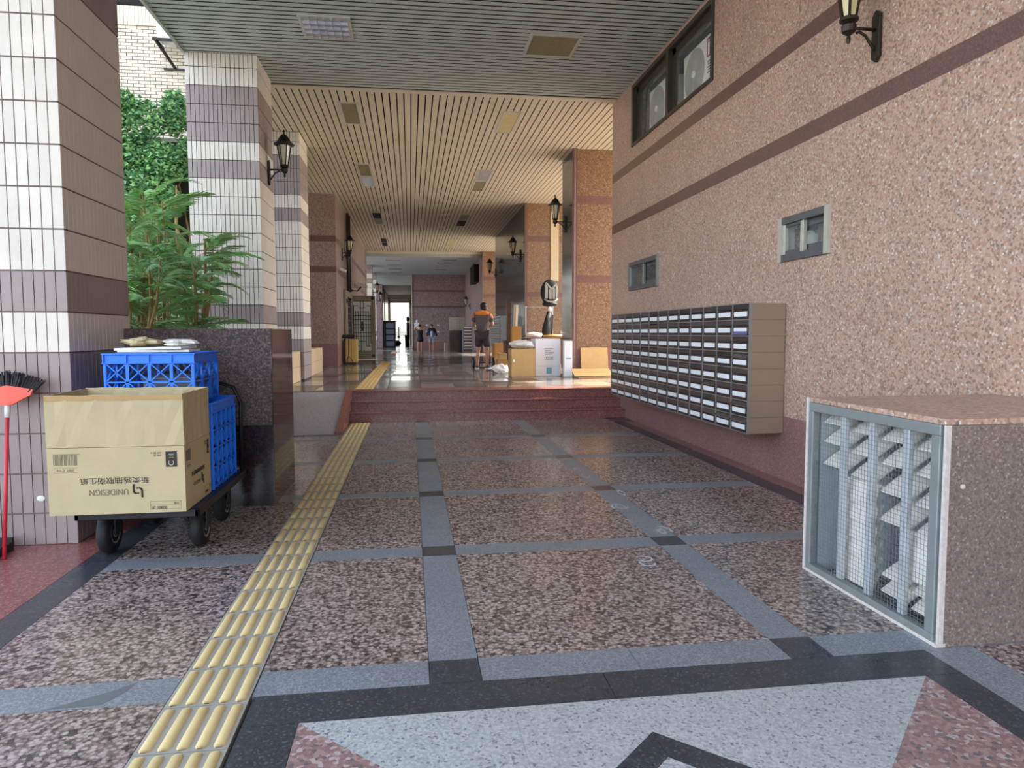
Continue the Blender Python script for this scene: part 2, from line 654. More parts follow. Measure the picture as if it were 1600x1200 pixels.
def slab(name, x0, x1, y0, y1, m, z=0.0):
    return MB().box(x0 + G, x1 - G, y0 + G, y1 - G, z - 0.031, z).build(name, m, floor)


XA0, XA1, XB0, XB1 = 0.067, 0.301, 1.780, 1.994
XL0, XL1 = -2.22, -2.02          # dark border beside the trolley
TX0, TX1 = -1.035, -0.69         # tactile strip
XR0, XR1 = 3.48, 3.69
rows = [3.081 + 1.834 * k for k in range(5)]   # near edges of the cross bands
BW = 0.226
YE = 12.6
MX0, MX1, MY1, MY0 = -0.68, 2.47, 3.081, -0.13   # emblem square, outer edge of the dark frame
cols = [(XL1, TX0), (TX1, XA0), (XA1, 1.04), (1.04, XB0), (XB1, 2.74), (2.74, XR0)]
for k, y in enumerate(rows):
    y1 = y + BW
    for a, b in ((XL1, TX0), (TX1, XA0), (XA1, 1.04), (1.04, XB0), (XB1, XR0)):
        slab('grey_strip', a, b, y, y1, 'floor_gray')
    for a, b in ((XA0, XA1), (XB0, XB1)):
        slab('dark_square', a, b, y, y1, 'floor_dark')
    ye = rows[k + 1] if k < 4 else YE
    for a, b in cols:
        slab('granite_slab', a, b, y1, ye, 'floor_brown')
    for a, b in ((XA0, XA1), (XB0, XB1)):
        slab('grey_strip', a, b, y1, ye, 'floor_gray')
for y0, y1 in ((1.473, 3.081), (1.247, 1.473), (-0.36, 1.247), (-3, -0.36)):
    band = y1 - y0 < 0.3
    slab('grey_strip' if band else 'granite_slab', XL1, TX0, y0, y1, 'floor_gray' if band else 'floor_brown')
    if y0 > -1:
        slab('grey_strip' if band else 'granite_slab', 2.73, XR0, y0, min(y1, 3.081), 'floor_gray' if band else 'floor_brown')
# emblem square in front
slab('grey_strip', MX1, 2.73, MY0, MY1, 'floor_gray')
slab('dark_strip', MX0, 0.85, 2.84, MY1, 'floor_dark')
slab('dark_strip', 0.85, MX1, 2.84, MY1, 'floor_dark')
slab('dark_strip', MX0, -0.46, 0.09, 2.84, 'floor_dark')
slab('dark_strip', 2.29, MX1, 0.09, 2.84, 'floor_dark')
slab('dark_strip', MX0, MX1, MY0, 0.09, 'floor_dark')
slab('granite_slab', XL1, XR0, -3, MY0, 'floor_brown')
CX, CY, SS, RO, RI = 0.915, 1.465, 1.375, 1.115, 0.945
rots = [lambda x, y: (x, y), lambda x, y: (-y, x), lambda x, y: (-x, -y), lambda x, y: (y, -x)]


def emb(poly, m, name):
    n = len(poly)
    cx = sum(p[0] for p in poly) / n
    cy = sum(p[1] for p in poly) / n
    sh = [(CX + cx + (px - cx) * 0.9985, CY + cy + (py - cy) * 0.9985) for px, py in poly]
    MB().prism(sh, -0.031, 0.0).build(name, m, floor)


for i, rf in enumerate(rots):
    wm = 'floor_white' if i % 2 == 0 else 'floor_pink'
    c = 0.51
    for poly in ([(-SS, SS), (-RO / 2, RO / 2), (-c, RO - c), (-c, SS)], [(-c, SS), (-c, RO - c), (0, RO), (c, RO - c), (c, SS)],
                 [(c, SS), (c, RO - c), (RO / 2, RO / 2), (SS, SS)]):
        emb([rf(*p) for p in poly], wm, 'white_inlay' if i % 2 == 0 else 'pink_inlay')
    emb([rf(*p) for p in [(0, RO), (-RO, 0), (-RI, 0), (0, RI)]], 'floor_dark', 'dark_inlay')
    emb([rf(*p) for p in [(0, 0), (RI / 2, RI / 2), (0, RI), (-RI / 2, RI / 2)]], wm, 'white_inlay' if i % 2 == 0 else 'pink_inlay')
rgm = random.Random(21)
for (mx, my) in ((1.86, 11.6), (1.80, 11.2), (1.9, 10.9), (1.83, 9.9), (1.85, 8.9), (1.9, 7.9), (1.86, 7.45), (2.02, 6.65), (1.86, 6.1), (1.93, 5.3), (1.6, 4.6)):
    mk = MB()
    for q in range(rgm.choice((1, 2))):
        rx, ry, a0 = rgm.uniform(0.03, 0.07), rgm.uniform(0.06, 0.13), rgm.uniform(0, 6)
        ox, oy = rgm.uniform(-0.04, 0.04), rgm.uniform(-0.05, 0.05)
        n_ = 16
        arc = rgm.uniform(3.2, 5.8)
        vs_, fs_ = [], []
        for i_ in range(n_ + 1):
            t_ = a0 + arc * i_ / n_
            w_ = 0.012 + 0.006 * rgm.random()
            for k_ in (1, 1 - w_ / rx):
                vs_.append((mx + ox + rx * k_ * math.cos(t_), my + oy + ry * k_ * math.sin(t_), 0.0006))
        for i_ in range(n_):
            fs_.append((2 * i_, 2 * i_ + 1, 2 * i_ + 3, 2 * i_ + 2))
        mk.add(vs_, fs_)
    mk.build('scuff_mark', 'scuff_white', floor)
MB().prism([(-1.52, 3.09), (-1.30, 3.10), (-1.24, 3.20), (-1.22, 3.29), (-1.30, 3.22), (-1.38, 3.17)], 0.0002, 0.0007).build('stain', 'stain_gray', floor)
# borders along the sides
for y0, y1 in ((-3, 1.2), (1.2, 3.0), (3.0, 4.8), (4.8, 6.6)):
    slab('dark_border', XL0, XL1, y0, y1, 'floor_dark')
for y0, y1 in ((-3, 0.5), (0.5, 4.0), (4.0, 6.6)):
    slab('red_slab', -4.2, XL0, y0, y1, 'red_granite')
for y in range(-2, 12, 2):
    slab('dark_border', XR0, XR1, y, min(y + 2, YE), 'floor_dark')
    slab('red_border', XR1, 3.868, y, min(y + 2, YE), 'plinth_granite')
slab('granite_slab', XR0, 3.868, 12, YE, 'floor_dark')
for a, b, y0, y1 in ((-14, -4.2, -14, 6.6), (-4.2, 3.868, -14, -3)):
    slab('paving_slab', a, b, y0, y1, 'floor_gray')
slab('granite_slab', -2.42, XL1, 6.6, 7.7, 'floor_dark')
slab('granite_slab', -2.42, XL1, 7.7, YE, 'floor_brown')

# tactile paving, lower run: tiles with five ridges each
tac = root('tactile_paving', ((TX0 + TX1) / 2, 7.0, 0), 'yellow ribbed tactile strip on the lower granite floor running to the red steps', 'tactile paving')
TL = 0.338
tile_me = MB().box(-(TX1 - TX0) / 2 + 0.004, (TX1 - TX0) / 2 - 0.004, -TL / 2 + 0.003, TL / 2 - 0.003, -0.03, 0.003).mesh('tactile_tile', 'tactile_base')
rb = MB()
rw, rl, rh = 0.022, 0.155, 0.008
prof = [(-rw, 0), (-rw * 0.75, rh * 0.8), (0, rh), (rw * 0.75, rh * 0.8), (rw, 0)]
vs, fs = [], []
for yy, sc in ((-rl, 0.45), (-rl + 0.014, 1.0), (rl - 0.014, 1.0), (rl, 0.45)):
    for px, pz in prof:
        vs.append((px * (0.6 if sc < 1 else 1), yy, pz * sc))
for i in range(3):
    for j in range(4):
        fs.append((i * 5 + j, i * 5 + j + 1, (i + 1) * 5 + j + 1, (i + 1) * 5 + j)[::-1])
fs.append((0, 1, 2, 3, 4)[::-1])
fs.append((15, 16, 17, 18, 19))
rb.add(vs, fs)
ridge_me = rb.mesh('ridge', 'tactile_ridge')
ridge_me.polygons.foreach_set('use_smooth', [True] * len(ridge_me.polygons))
y = 2.69 - TL * 3 + TL / 2
tile0 = None
while y < 12.58:
    t_ = place('tactile_tile', tile_me, ((TX0 + TX1) / 2, y, 0), tac)
    for j in range(5):
        r_ = bpy.data.objects.new('ridge', ridge_me)
        COL.objects.link(r_)
        r_.parent = t_
        r_.location = ((j - 2) * 0.0665, 0, 0.003)
    y += TL
tac['label'] = 'yellow ribbed tactile strip on the lower granite floor running to the red steps'
# upper run
tacu = root('tactile_paving', (-0.86, 20, H), 'yellow tactile strip on the upper polished floor beyond the steps', 'tactile paving')
ub = MB().box(-0.165, 0.165, -0.165, 0.165, -0.001, 0.004)
for j in range(4):
    ub.prism([(-0.018, 0.004), (-0.012, 0.009), (0.012, 0.009), (0.018, 0.004)], -0.15, 0.15, lambda x, y, z, j=j: (x + (j - 1.5) * 0.08, z, y))
ut_me = ub.mesh('tactile_tile', 'tactile_yellow')
y = 13.75
while y < 26.5:
    place('tactile_tile', ut_me, (-0.87, y, H), tacu)
    y += 0.335
while y < 31.2:
    y += 0.335
for k in range(12):
    place('tactile_tile', ut_me, (-0.87, 37.0 + 0.335 * k, H), tacu)

# ================================================================== STEPS, RAMP, PLATFORM
steps = root('trim_1', (1.4, 12.6, 0), 'three broad red granite steps up to the polished upper floor', 'steps', kind='structure')
for i in range(3):
    y0 = 12.6 + 0.3 * i
    z0, z1 = 0.1683 * i, 0.1683 * (i + 1)
    xs = [-1.05, 0.75, 2.2, 3.868]
    for a, b in zip(xs, xs[1:]):
        MB().box(a + 0.001, b - 0.001, y0, y0 + 0.32, z0 - (0.03 if i == 0 else 0), z1 - 0.03).build('riser', 'red_granite', steps)
        MB().box(a + 0.001, b - 0.001, y0 - 0.03, y0 + (0.31 if i < 2 else 0.6), z1 - 0.029, z1 - (0.0 if i < 2 else 0.004)).build('tread', 'red_granite', steps, bevel=0.006)
ramp_o = root('ramp', (-1.7, 12.2, 0), 'grey sloping ramp with a red granite kerb beside the red steps', 'ramp')
yz = [(11.15, -0.02), (11.15, 0.012), (13.3, H), (13.3, -0.02)]
MB().prism(yz, -2.3, -1.17, lambda a, b, z: (z, a, b)).build('ramp_surface', 'ramp_gray', ramp_o)
MB().prism([(11.15, -0.02), (11.15, 0.03), (13.22, H + 0.012), (13.4, H + 0.012), (13.4, -0.02)], -1.17, -1.052, lambda a, b, z: (z, a, b)).build('kerb', 'red_granite', ramp_o)
MB().box(-2.3, -1.17, 11.03, 11.15, -0.02, 0.014).build('ramp_edge', 'floor_gray', ramp_o)

plat = root('floor', (0, 13, 0), 'polished grey brown tiled upper floor at the top of the red steps', 'floor', kind='structure')
MB().box(-12, 12, 13.25, 43.2, -0.2, H - 0.03).build('slab_bed', 'mortar', plat)
TS = 0.65
for i in range(-4, 6):
    for j in range(28):
        x0, y0 = i * TS, 13.4 + j * TS
        pass
ptile = MB().box(-TS / 2 + 0.0025, TS / 2 - 0.0025, -TS / 2 + 0.0025, TS / 2 - 0.0025, -0.029, 0).mesh('floor_tile', 'platform_tile')
for i in range(10):
    for j in range(28):
        place('floor_tile', ptile, (-2.4 + TS * (i + 0.5), 13.5 + TS * (j + 0.5), H), plat)
yend = 13.5 + TS * 28
MB().box(-2.4, 4.1, yend, 43.2, H - 0.03, H).build('far_paving', 'platform_far', plat)
MB().box(4.1, 12, 13.25, 43.2, H - 0.03, H).build('side_paving', 'platform_far', plat)
MB().box(-12, -2.4, 13.25, 43.2, H - 0.03, H).build('side_paving', 'platform_far', plat)
MB().box(-2.4, 4.1, 13.25, 13.5, H - 0.03, H - 0.001).build('edge_tile', 'platform_far', plat)
MB().box(-2.3, 0.16, 42.9, 43.2, H, H + 0.006).build('threshold', 'aluminium_pale', plat)
far_fl = root('floor', (0, 47, 0), 'lower far floor below the edge of the upper floor by the end wall', 'floor', kind='structure')
MB().box(0.16, 12, 43.2, 52, -0.2, 0.35).build('paving', 'platform_far', far_fl)
MB().box(-12, 0.16, 43.2, 74, -0.2, H).build('passage_paving', 'platform_far', far_fl)

# ================================================================== RIGHT WALL
WX = 3.87
wall = root('wall_right', (WX, 5, 0), 'long pink granite wall with two dark bands and small windows', 'wall', kind='structure')


def wall_cells(y0, y1, z0, z1, holes, x0, x1, m, parent, name='wall_panel'):
    ys = sorted({y0, y1, *[h[0] for h in holes], *[h[1] for h in holes]})
    b = MB()
    for a, c in zip(ys, ys[1:]):
        zs = [z0]
        blocked = sorted([(h[2], h[3]) for h in holes if h[0] <= a + 1e-6 and h[1] >= c - 1e-6])
        z = z0
        for p, q in blocked:
            if p > z:
                b.box(x0, x1, a, c, z, p)
            z = q
        if z < z1:
            b.box(x0, x1, a, c, z, z1)
    return b.build(name, m, parent)


ACW = (8.93, 12.31, 4.76, 5.80)
SW1 = (10.88, 12.40, 2.28, 2.77)
SW2 = (6.24, 7.14, 2.28, 2.73)
WEND = 13.55
wall_cells(-9, WEND, 0.67, 5.95, [ACW, SW1, SW2], WX, WX + 0.3, 'wall_granite', wall)
MB().box(WX - 0.004, WX + 0.3, -9, WEND, -0.2, 0.67).build('plinth', 'plinth_granite', wall)
MB().box(WX - 0.002, WX + 0.02, -9, WEND, 4.38, 4.54).build('band', 'band_granite', wall)
MB().box(WX - 0.002, WX + 0.02, -9, WEND, 3.42, 3.585).build('band', 'band_granite', wall)
MB().box(WX + 0.3, 7.0, WEND - 0.3, WEND, -0.2, 5.95).build('end_return', 'wall_granite', wall)
MB().box(6.7, 7.0, -9, WEND - 0.3, -0.2, 12).build('back_panel', 'concrete', wall)  # unseen back of the block, raised to stop the sun
MB().box(WX, 6.7, -9, -8.7, -0.2, 12).build('back_panel', 'concrete', wall)
MB().box(WX + 0.3, 6.7, -8.7, WEND - 0.3, 2.9, 3.0).build('inner_floor', 'concrete', wall)
MB().box(WX, 6.7, -8.7, CF, 5.95, 12).build('upper_panel', 'wall_granite', wall)  # unseen mass above the wall, built up to keep sun off the foreground

# high window with air conditioners
wa = root('window_1', (WX, 10.6, 4.7), 'wide bronze framed window high in the pink wall with air conditioners behind', 'window', kind='structure')
a, b, c, d = ACW
f_ = MB()

f_.box(WX - 0.03, WX + 0.14, a, b, c, c + 0.05).box(WX - 0.03, WX + 0.14, a, b, d - 0.07, d)
f_.box(WX - 0.03, WX + 0.14, a, a + 0.06, c + 0.05, d - 0.07).box(WX - 0.03, WX + 0.14, b - 0.1, b, c + 0.05, d - 0.07)
f_.box(WX - 0.03, WX + 0.14, 10.52, 10.62, c + 0.05, d - 0.07)
f_.build('frame', 'bronze_frame', wa, bevel=0.005)
s_ = MB()
for y0, y1 in ((10.62, 12.21),):
    s_.box(WX + 0.04, WX + 0.09, y0, y0 + 0.12, c + 0.05, d - 0.07).box(WX + 0.04, WX + 0.09, y1 - 0.12, y1, c + 0.05, d - 0.07)
    s_.box(WX + 0.04, WX + 0.09, y0, y1, d - 0.17, d - 0.07)
s_.box(WX + 0.04, WX + 0.09, 10.38, 10.52, c + 0.05, d - 0.07).box(WX + 0.04, WX + 0.09, 8.99, 10.52, d - 0.17, d - 0.07)
s_.build('sash', 'bronze_frame', wa, bevel=0.004)
MB().box(WX + 0.06, WX + 0.066, 10.74, 12.09, c + 0.05, d - 0.17).build('pane', 'window_glass', wa)
MB().box(WX + 0.06, WX + 0.066, 8.99, 10.38, c + 0.05, d - 0.17).build('pane', 'window_glass', wa)
# pale recess behind it
bay = root('wall_right_recess', (5, 10.6, 4.7), 'pale recess behind the high window holding the air conditioners', 'recess', kind='structure')
MB().box(WX + 0.3, 5.2, 8.7, 12.6, 4.62, 4.70).build('recess_floor', 'concrete', bay)
MB().box(5.2, 5.3, 8.7, 12.6, 4.62, 5.95).build('recess_back', 'paper_tan', bay)


def ac_unit(label, ya, yb, cy, sticker):
    r = root('air_conditioner', (4.2, cy, 4.7), label, 'air conditioner', 'air conditioners behind the high window')
    z0, z1, fx = 4.79, 5.58, 4.03
    MB().box(fx + 0.01, fx + 0.36, ya, yb, z0 + 0.02, z1).build('casing', 'ac_white', r, bevel=0.03)
    MB().box(fx + 0.02, fx + 0.34, ya + 0.1, ya + 0.2, z0 - 0.02, z0 + 0.03).box(fx + 0.02, fx + 0.34, yb - 0.2, yb - 0.1, z0 - 0.02, z0 + 0.03).build('foot', 'rubber_black', r)
    cz = 5.2
    R = 0.33
    g = MB()
    for k in range(1, 13):
        rr = R * k / 12
        pts = [(fx, cy + rr * math.cos(t * PI / 12), cz + rr * math.sin(t * PI / 12)) for t in range(25)]
        g.tube(pts, 0.006, 5, cap=False)
    for k in range(12):
        an = k * PI / 6
        g.tube([(fx + 0.004, cy, cz), (fx + 0.004, cy + R * math.cos(an), cz + R * math.sin(an))], 0.005, 5)
    g.lathe([(R + 0.02, 0.012), (R + 0.02, 0.005), (0.0, 0.005)], (fx, cy, cz), 28, 'X', cap=False)
    g.build('fan_grille', 'ac_grille', r)
    MB().lathe([(0.0, -0.016), (0.05, -0.014), (0.055, 0.0)], (fx - 0.002, cy, cz), 16, 'X', cap=False).build('fan_hub', 'label_white', r)
    if sticker:
        MB().box(fx + 0.004, fx + 0.011, ya + 0.30, ya + 0.42, 5.27, 5.52).build('red_sticker', 'red_paint', r, label='dark red sticker with a pale figure')
        mk = MB()
        y_ = ya + 0.36
        mk.ball((fx + 0.002, y_, 5.475), (0.003, 0.02, 0.022), 8, 6)
        mk.box(fx, fx + 0.004, y_ - 0.022, y_ + 0.022, 5.385, 5.45).box(fx, fx + 0.004, y_ - 0.02, y_ - 0.006, 5.29, 5.385).box(fx, fx + 0.004, y_ + 0.006, y_ + 0.02, 5.29, 5.385)
        mk.build('sticker_figure', 'label_white', r)
        st = MB()
        for k in range(5):
            st.box(fx + 0.006, fx + 0.011, ya + 0.31, ya + 0.41 - 0.02 * (k % 2), 5.06 + 0.035 * k, 5.075 + 0.035 * k)
        st.build('notice', 'print_gray', r)
    return r


ac_unit('white air conditioner with a dark red sticker in the nearer half of the high window', 9.12, 10.42, 9.98, True)
ac_unit('white air conditioner with a black hose in the farther half of the high window', 11.0, 11.94, 11.54, False)
hz = MB().tube([(4.02, 11.75, 5.70), (4.02, 11.92, 5.70), (4.02, 12.0, 5.6), (4.02, 12.06, 5.35), (4.02, 12.1, 5.0), (4.02, 12.1, 4.78)], 0.02, 8).build('hose', 'rubber_black', smooth=True)
tag(hz, 'black hose curving down beside the farther air conditioner', 'hose')


def small_window(n, box, label, kind):
    y0, y1, z0, z1 = box
    r = root('window_%d' % n, (WX, (y0 + y1) / 2, z0), label, 'window', kind='structure')
    mpale = 'aluminium_pale' if kind == 2 else 'aluminium'
    MB().box(WX - 0.03, WX + 0.12, y0 + 0.06, y1 - 0.06, z0, z0 + 0.07).box(WX - 0.03, WX + 0.12, y0 + 0.06, y1 - 0.06, z1 - 0.07, z1).build('frame_rail', 'rail_gray', r)
    MB().box(WX - 0.035, WX + 0.12, y0, y0 + 0.06, z0, z1).box(WX - 0.035, WX + 0.12, y1 - 0.06, y1, z0, z1).build('frame_stile', mpale, r)
    ym = (y0 + y1) / 2 + (0.03 if kind == 2 else -0.0)
    s = MB()
    s.box(WX - 0.01, WX + 0.03, ym - 0.03, ym + 0.03, z0 + 0.07, z1 - 0.07)
    s.box(WX - 0.01, WX + 0.03, y1 - 0.1, y1 - 0.06, z0 + 0.07, z1 - 0.07)
    s.build('sash_stile', mpale, r, bevel=0.003)
    s = MB()
    s.box(WX - 0.005, WX + 0.03, ym, y1 - 0.06, z0 + 0.07, z0 + 0.11).box(WX - 0.005, WX + 0.03, ym, y1 - 0.06, z1 - 0.1, z1 - 0.07)
    s.box(WX + 0.04, WX + 0.07, y0 + 0.06, ym, z0 + 0.07, z0 + 0.14).box(WX + 0.04, WX + 0.07, y0 + 0.06, ym, z1 - 0.13, z1 - 0.07)
    s.build('sash_rail', 'rail_gray', r, bevel=0.003)
    MB().box(WX + 0.008, WX + 0.012, ym, y1 - 0.06, z0 + 0.09, z1 - 0.08).build('pane', 'window_glass', r)
    MB().box(WX + 0.052, WX + 0.056, y0 + 0.06, ym, z0 + 0.12, z1 - 0.12).build('pane', 'window_glass', r)
    MB().box(WX + 0.3, WX + 1.0, y0 - 0.1, y1 + 0.1, z0 - 0.1, z0 - 0.02).box(WX + 1.0, WX + 1.05, y0 - 0.1, y1 + 0.1, z0 - 0.1, z1 + 0.1).build('inner_shelf', 'dark_room', r)
    return r


small_window(2, SW1, 'small aluminium sliding window above the middle of the mailboxes', 1)
w3 = small_window(3, SW2, 'small pale framed sliding window in the pink wall nearest the camera', 2)
MB().box(WX + 0.13, WX + 0.16, SW2[0] + 0.05, 6.66, SW2[2] + 0.1, SW2[3] - 0.1).build('inner_board', 'brown_board', w3)
fan_ = root('extractor_fan', (WX + 0.4, 6.95, 2.33), 'grey extractor fan seen through the nearer small window', 'fan')
MB().lathe([(0.06, -0.02), (0.13, 0.0), (0.13, 0.14), (0.08, 0.2)], (WX + 0.2, 6.95, 2.47), 20, 'X').build('fan_housing', 'ac_grille', fan_, smooth=True)
MB().box(WX + 0.22, WX + 0.4, 6.66, 6.96, 2.36, 2.42).box(WX + 0.22, WX + 0.4, 6.66, 6.9, 2.55, 2.58).box(WX + 0.25, WX + 0.4, 6.86, 7.04, 2.26, 2.36).build('bracket', 'tray_gray', fan_)

# ================================================================== MAILBOXES
MX, MYA, MYB, MZ0, MZ1 = 3.47, 7.0, 12.12, 0.49, 1.85
NC, NR = 13, 8
mb_ = root('mailbox_bank', (3.67, 9.6, 0.49), 'bank of dark brown mailboxes with white name labels on the pink wall', 'mailbox')
MB().box(MX + 0.03, WX - 0.006, MYA + 0.004, MYB, MZ0, MZ1).build('back_case', 'mailbox_frame', mb_)
rh_ = (MZ1 - MZ0) / NR
cw_ = (MYB - MYA) / NC
for r in range(NR):
    MB().box(MX + 0.0, WX - 0.008, MYA - 0.006, MYA + 0.004, MZ0 + rh_ * r + 0.002, MZ0 + rh_ * (r + 1) - 0.002).build('side_plate', 'mailbox_side', mb_)
fr = MB()
for c in range(NC + 1):
    fr.box(MX - 0.004, MX + 0.03, MYA + c * cw_ - 0.008, MYA + c * cw_ + 0.008, MZ0, MZ1)
for r in range(NR + 1):
    fr.box(MX - 0.003, MX + 0.03, MYA, MYB, MZ0 + r * rh_ - 0.005, MZ0 + r * rh_ + 0.005)
fr.build('face_frame', 'mailbox_frame', mb_)
y0, y1 = -cw_ / 2 + 0.010, cw_ / 2 - 0.010
h_ = rh_ / 2 - 0.006
door_me = MB().box(0.004, 0.03, y0, y1, -h_, h_ * 0.25).box(0.004, 0.012, y1 - 0.03, y1 - 0.012, h_ * 0.3, h_ * 0.9).mesh('door', 'mailbox_metal')
flap_me = MB().prism([(0.0, h_), (0.0, h_ - 0.006), (-0.004, h_ * 0.32), (0.004, h_ * 0.30), (0.012, h_)], y0 + 0.004, y1 - 0.004, lambda a, b, z: (a, z, b)).mesh('flap', 'mailbox_flap')
card_me = MB().box(-0.003, 0.004, -cw_ * 0.34, cw_ * 0.40, -h_ * 0.62, h_ * 0.02).mesh('name_label', 'label_white')
knob_me = MB().lathe([(0.008, 0.006), (0.008, -0.008), (0.0, -0.008)], (0, 0, 0), 8, 'X', cap=False).mesh('lock', 'hub_silver')
slot_me = MB().box(0.016, 0.03, y0, y1, h_ * 0.27, h_).mesh('slot', 'void_dark')
rngm = random.Random(3)
for c in range(NC):
    for r in range(NR):
        yc, zc = MYA + cw_ * (c + 0.5), MZ0 + rh_ * (r + 0.5)
        dr = place('mailbox_door', door_me, (MX, yc, zc), mb_)
        for nm, me, off in (('flap', flap_me, (0, 0, 0)), ('name_label', card_me, (0, 0, 0)), ('lock', knob_me, (0.002, cw_ * 0.43, -h_ * 0.25)), ('letter_slot', slot_me, (0, 0, 0))):
            o = bpy.data.objects.new(nm, me)
            COL.objects.link(o)
            o.parent = dr
            o.location = off
            if nm == 'flap':
                z = rngm.random()
                if z < 0.08 or (c, r) in ((0, 0), (0, 1), (1, 0), (2, 2)):
                    o.rotation_euler = (0, 0.55, 0)
                    o.location = (-0.03, 0, 0.004)
                else:
                    o.rotation_euler = (0, rngm.uniform(-0.02, 0.07), 0)
lv = MB().box(MX - 0.006, MX - 0.003, 7.04, 7.36, MZ0 + rh_ * 6 + 0.012, MZ0 + rh_ * 6 + 0.05).build('violet_sticker', 'label_violet', mb_, label='violet sticker')

# ================================================================== STONE BOX WITH LOUVRED GRILLE (front right)
VX, VY0, VY1, VZ = 2.54, 3.09, 4.28, 1.13
vt = root('vent_housing', (3.2, 3.7, 0), 'speckled stone box with a mesh covered louvre grille on its side, nearest the camera', 'vent housing')
MB().box(VX + 0.034, WX - 0.004, VY0, VY0 + 0.03, 0.001, VZ - 0.03).build('front_slab', 'vent_granite', vt)
MB().box(VX + 0.03, WX - 0.004, VY1 - 0.03, VY1, 0.001, VZ - 0.03).build('back_slab', 'vent_granite', vt)
MB().box(VX + 0.0, WX - 0.004, VY0 - 0.002, VY1, VZ - 0.029, VZ + 0.002).build('top_slab', 'wall_granite', vt, bevel=0.004)
MB().box(VX + 0.006, VX + 0.034, VY0 - 0.003, VY0 + 0.012, 0.001, VZ - 0.03).build('corner_strip', 'white_stone', vt)
MB().box(VX - 0.004, VX + 0.05, VY0 - 0.001, VY1 + 0.02, 0.001, 0.018).box(VX - 0.004, VX + 0.05, VY1 - 0.002, VY1 + 0.02, 0.018, VZ).build('stone_edging', 'white_stone', vt)
lin = MB().box(2.93, 2.95, VY0 + 0.04, VY1 - 0.04, 0.004, VZ - 0.04).box(VX + 0.06, 2.93, VY1 - 0.045, VY1 - 0.031, 0.004, VZ - 0.04).box(VX + 0.06, 2.93, VY0 + 0.031, VY0 + 0.045, 0.004, VZ - 0.04)
for k in range(26):
    lin.box(2.922, 2.93, VY0 + 0.05, VY1 - 0.05, 0.02 + 0.041 * k, 0.045 + 0.041 * k)
lin.build('inner_lining', 'vent_liner', vt)
fr = MB()
fz0, fz1 = 0.02, VZ - 0.03
fr.box(VX, VX + 0.05, VY0 + 0.03, VY1 - 0.003, fz0, fz0 + 0.035).box(VX, VX + 0.05, VY0 + 0.03, VY1 - 0.003, fz1 - 0.055, fz1)
fr.box(VX + 0.015, VX + 0.05, VY0 + 0.012, VY0 + 0.03, fz0, fz1).box(VX, VX + 0.05, VY0 + 0.03, VY0 + 0.09, fz0 + 0.035, fz1 - 0.055).box(VX, VX + 0.05, VY1 - 0.05, VY1 - 0.003, fz0 + 0.035, fz1 - 0.055)
fr.build('grille_frame', 'vent_frame', vt, bevel=0.004)
for ym in (3.94, 3.67, 3.385):
    MB().box(VX + 0.02, VX + 0.05, ym - 0.024, ym + 0.024, 0.055, fz1 - 0.05).build('mullion', 'vent_mullion', vt, bevel=0.003)
wm_ = MB()
k = VY0 + 0.1
while k < VY1 - 0.05:
    wm_.box(VX + 0.012, VX + 0.0138, k - 0.0009, k + 0.0009, 0.05, fz1 - 0.05)
    k += 0.026
k = 0.06
while k < fz1 - 0.05:
    wm_.box(VX + 0.0138, VX + 0.0156, VY0 + 0.06, VY1 - 0.03, k - 0.0009, k + 0.0009)
    k += 0.026
wm_.build('wire_mesh', 'wire_gray', vt, kind='stuff')


def blade(yc0, yc1, z, tilt, droop=0.0, width=0.24, xoff=0.075):
    b = MB()
    n = 6
    vs, fs = [], []
    for i in range(2):
        yy = yc0 if i == 0 else yc1
        for j in range(n + 1):
            t = j / n
            x = VX + xoff + width * t * math.cos(tilt)
            zz = z + width * t * math.sin(tilt) + 0.012 * math.sin(PI * t) - (droop if i == 0 else 0)
            vs.append((x, yy, zz))
    m_ = n + 1
    vs += [(a, b_, c_ - 0.006) for a, b_, c_ in vs]
    for j in range(n):
        fs.append((j, j + 1, m_ + j + 1, m_ + j))
        fs.append((2 * m_ + j, 3 * m_ + j, 3 * m_ + j + 1, 2 * m_ + j + 1))
    fs.append((0, m_, 3 * m_, 2 * m_))
    fs.append((n, 2 * m_ + n, 3 * m_ + n, m_ + n))
    b.add(vs, fs)
    return b.build('louvre_blade', 'louvre_white', vt)


for z in (0.98, 0.855, 0.715):
    blade(3.69, 3.93, z - 0.02, 0.55)
    blade(3.95, 4.22, z, 0.55)
for i, z in enumerate((0.955, 0.82, 0.66, 0.50)):
    blade(3.13, 3.37, z - 0.01, 0.55)
    blade(3.40, 3.65, z, 0.55)
for i, z in enumerate((0.58, 0.47, 0.36, 0.26, 0.16, 0.09)):
    blade(3.69, 4.0, z - 0.03, 1.35, 0.0, 0.12)
    blade(3.69, 3.99 - 0.02 * (i % 2), z + 0.01, 1.2, 0.02, 0.11, 0.09)
for i, z in enumerate((0.36, 0.29, 0.24)):
    blade(3.13, 3.46, z, 1.4, 0.0, 0.14)
for z in (0.2, 0.11):
    blade(3.13, 3.37, z - 0.02, 0.6)
    blade(3.40, 3.62, z - 0.01, 0.5)
MB().lathe([(0.012, 0.0), (0.012, -0.006), (0.0, -0.008)], (2.645, VY0, 0.80), 8, 'Y', cap=False).build('plug', 'white_stone', vt)

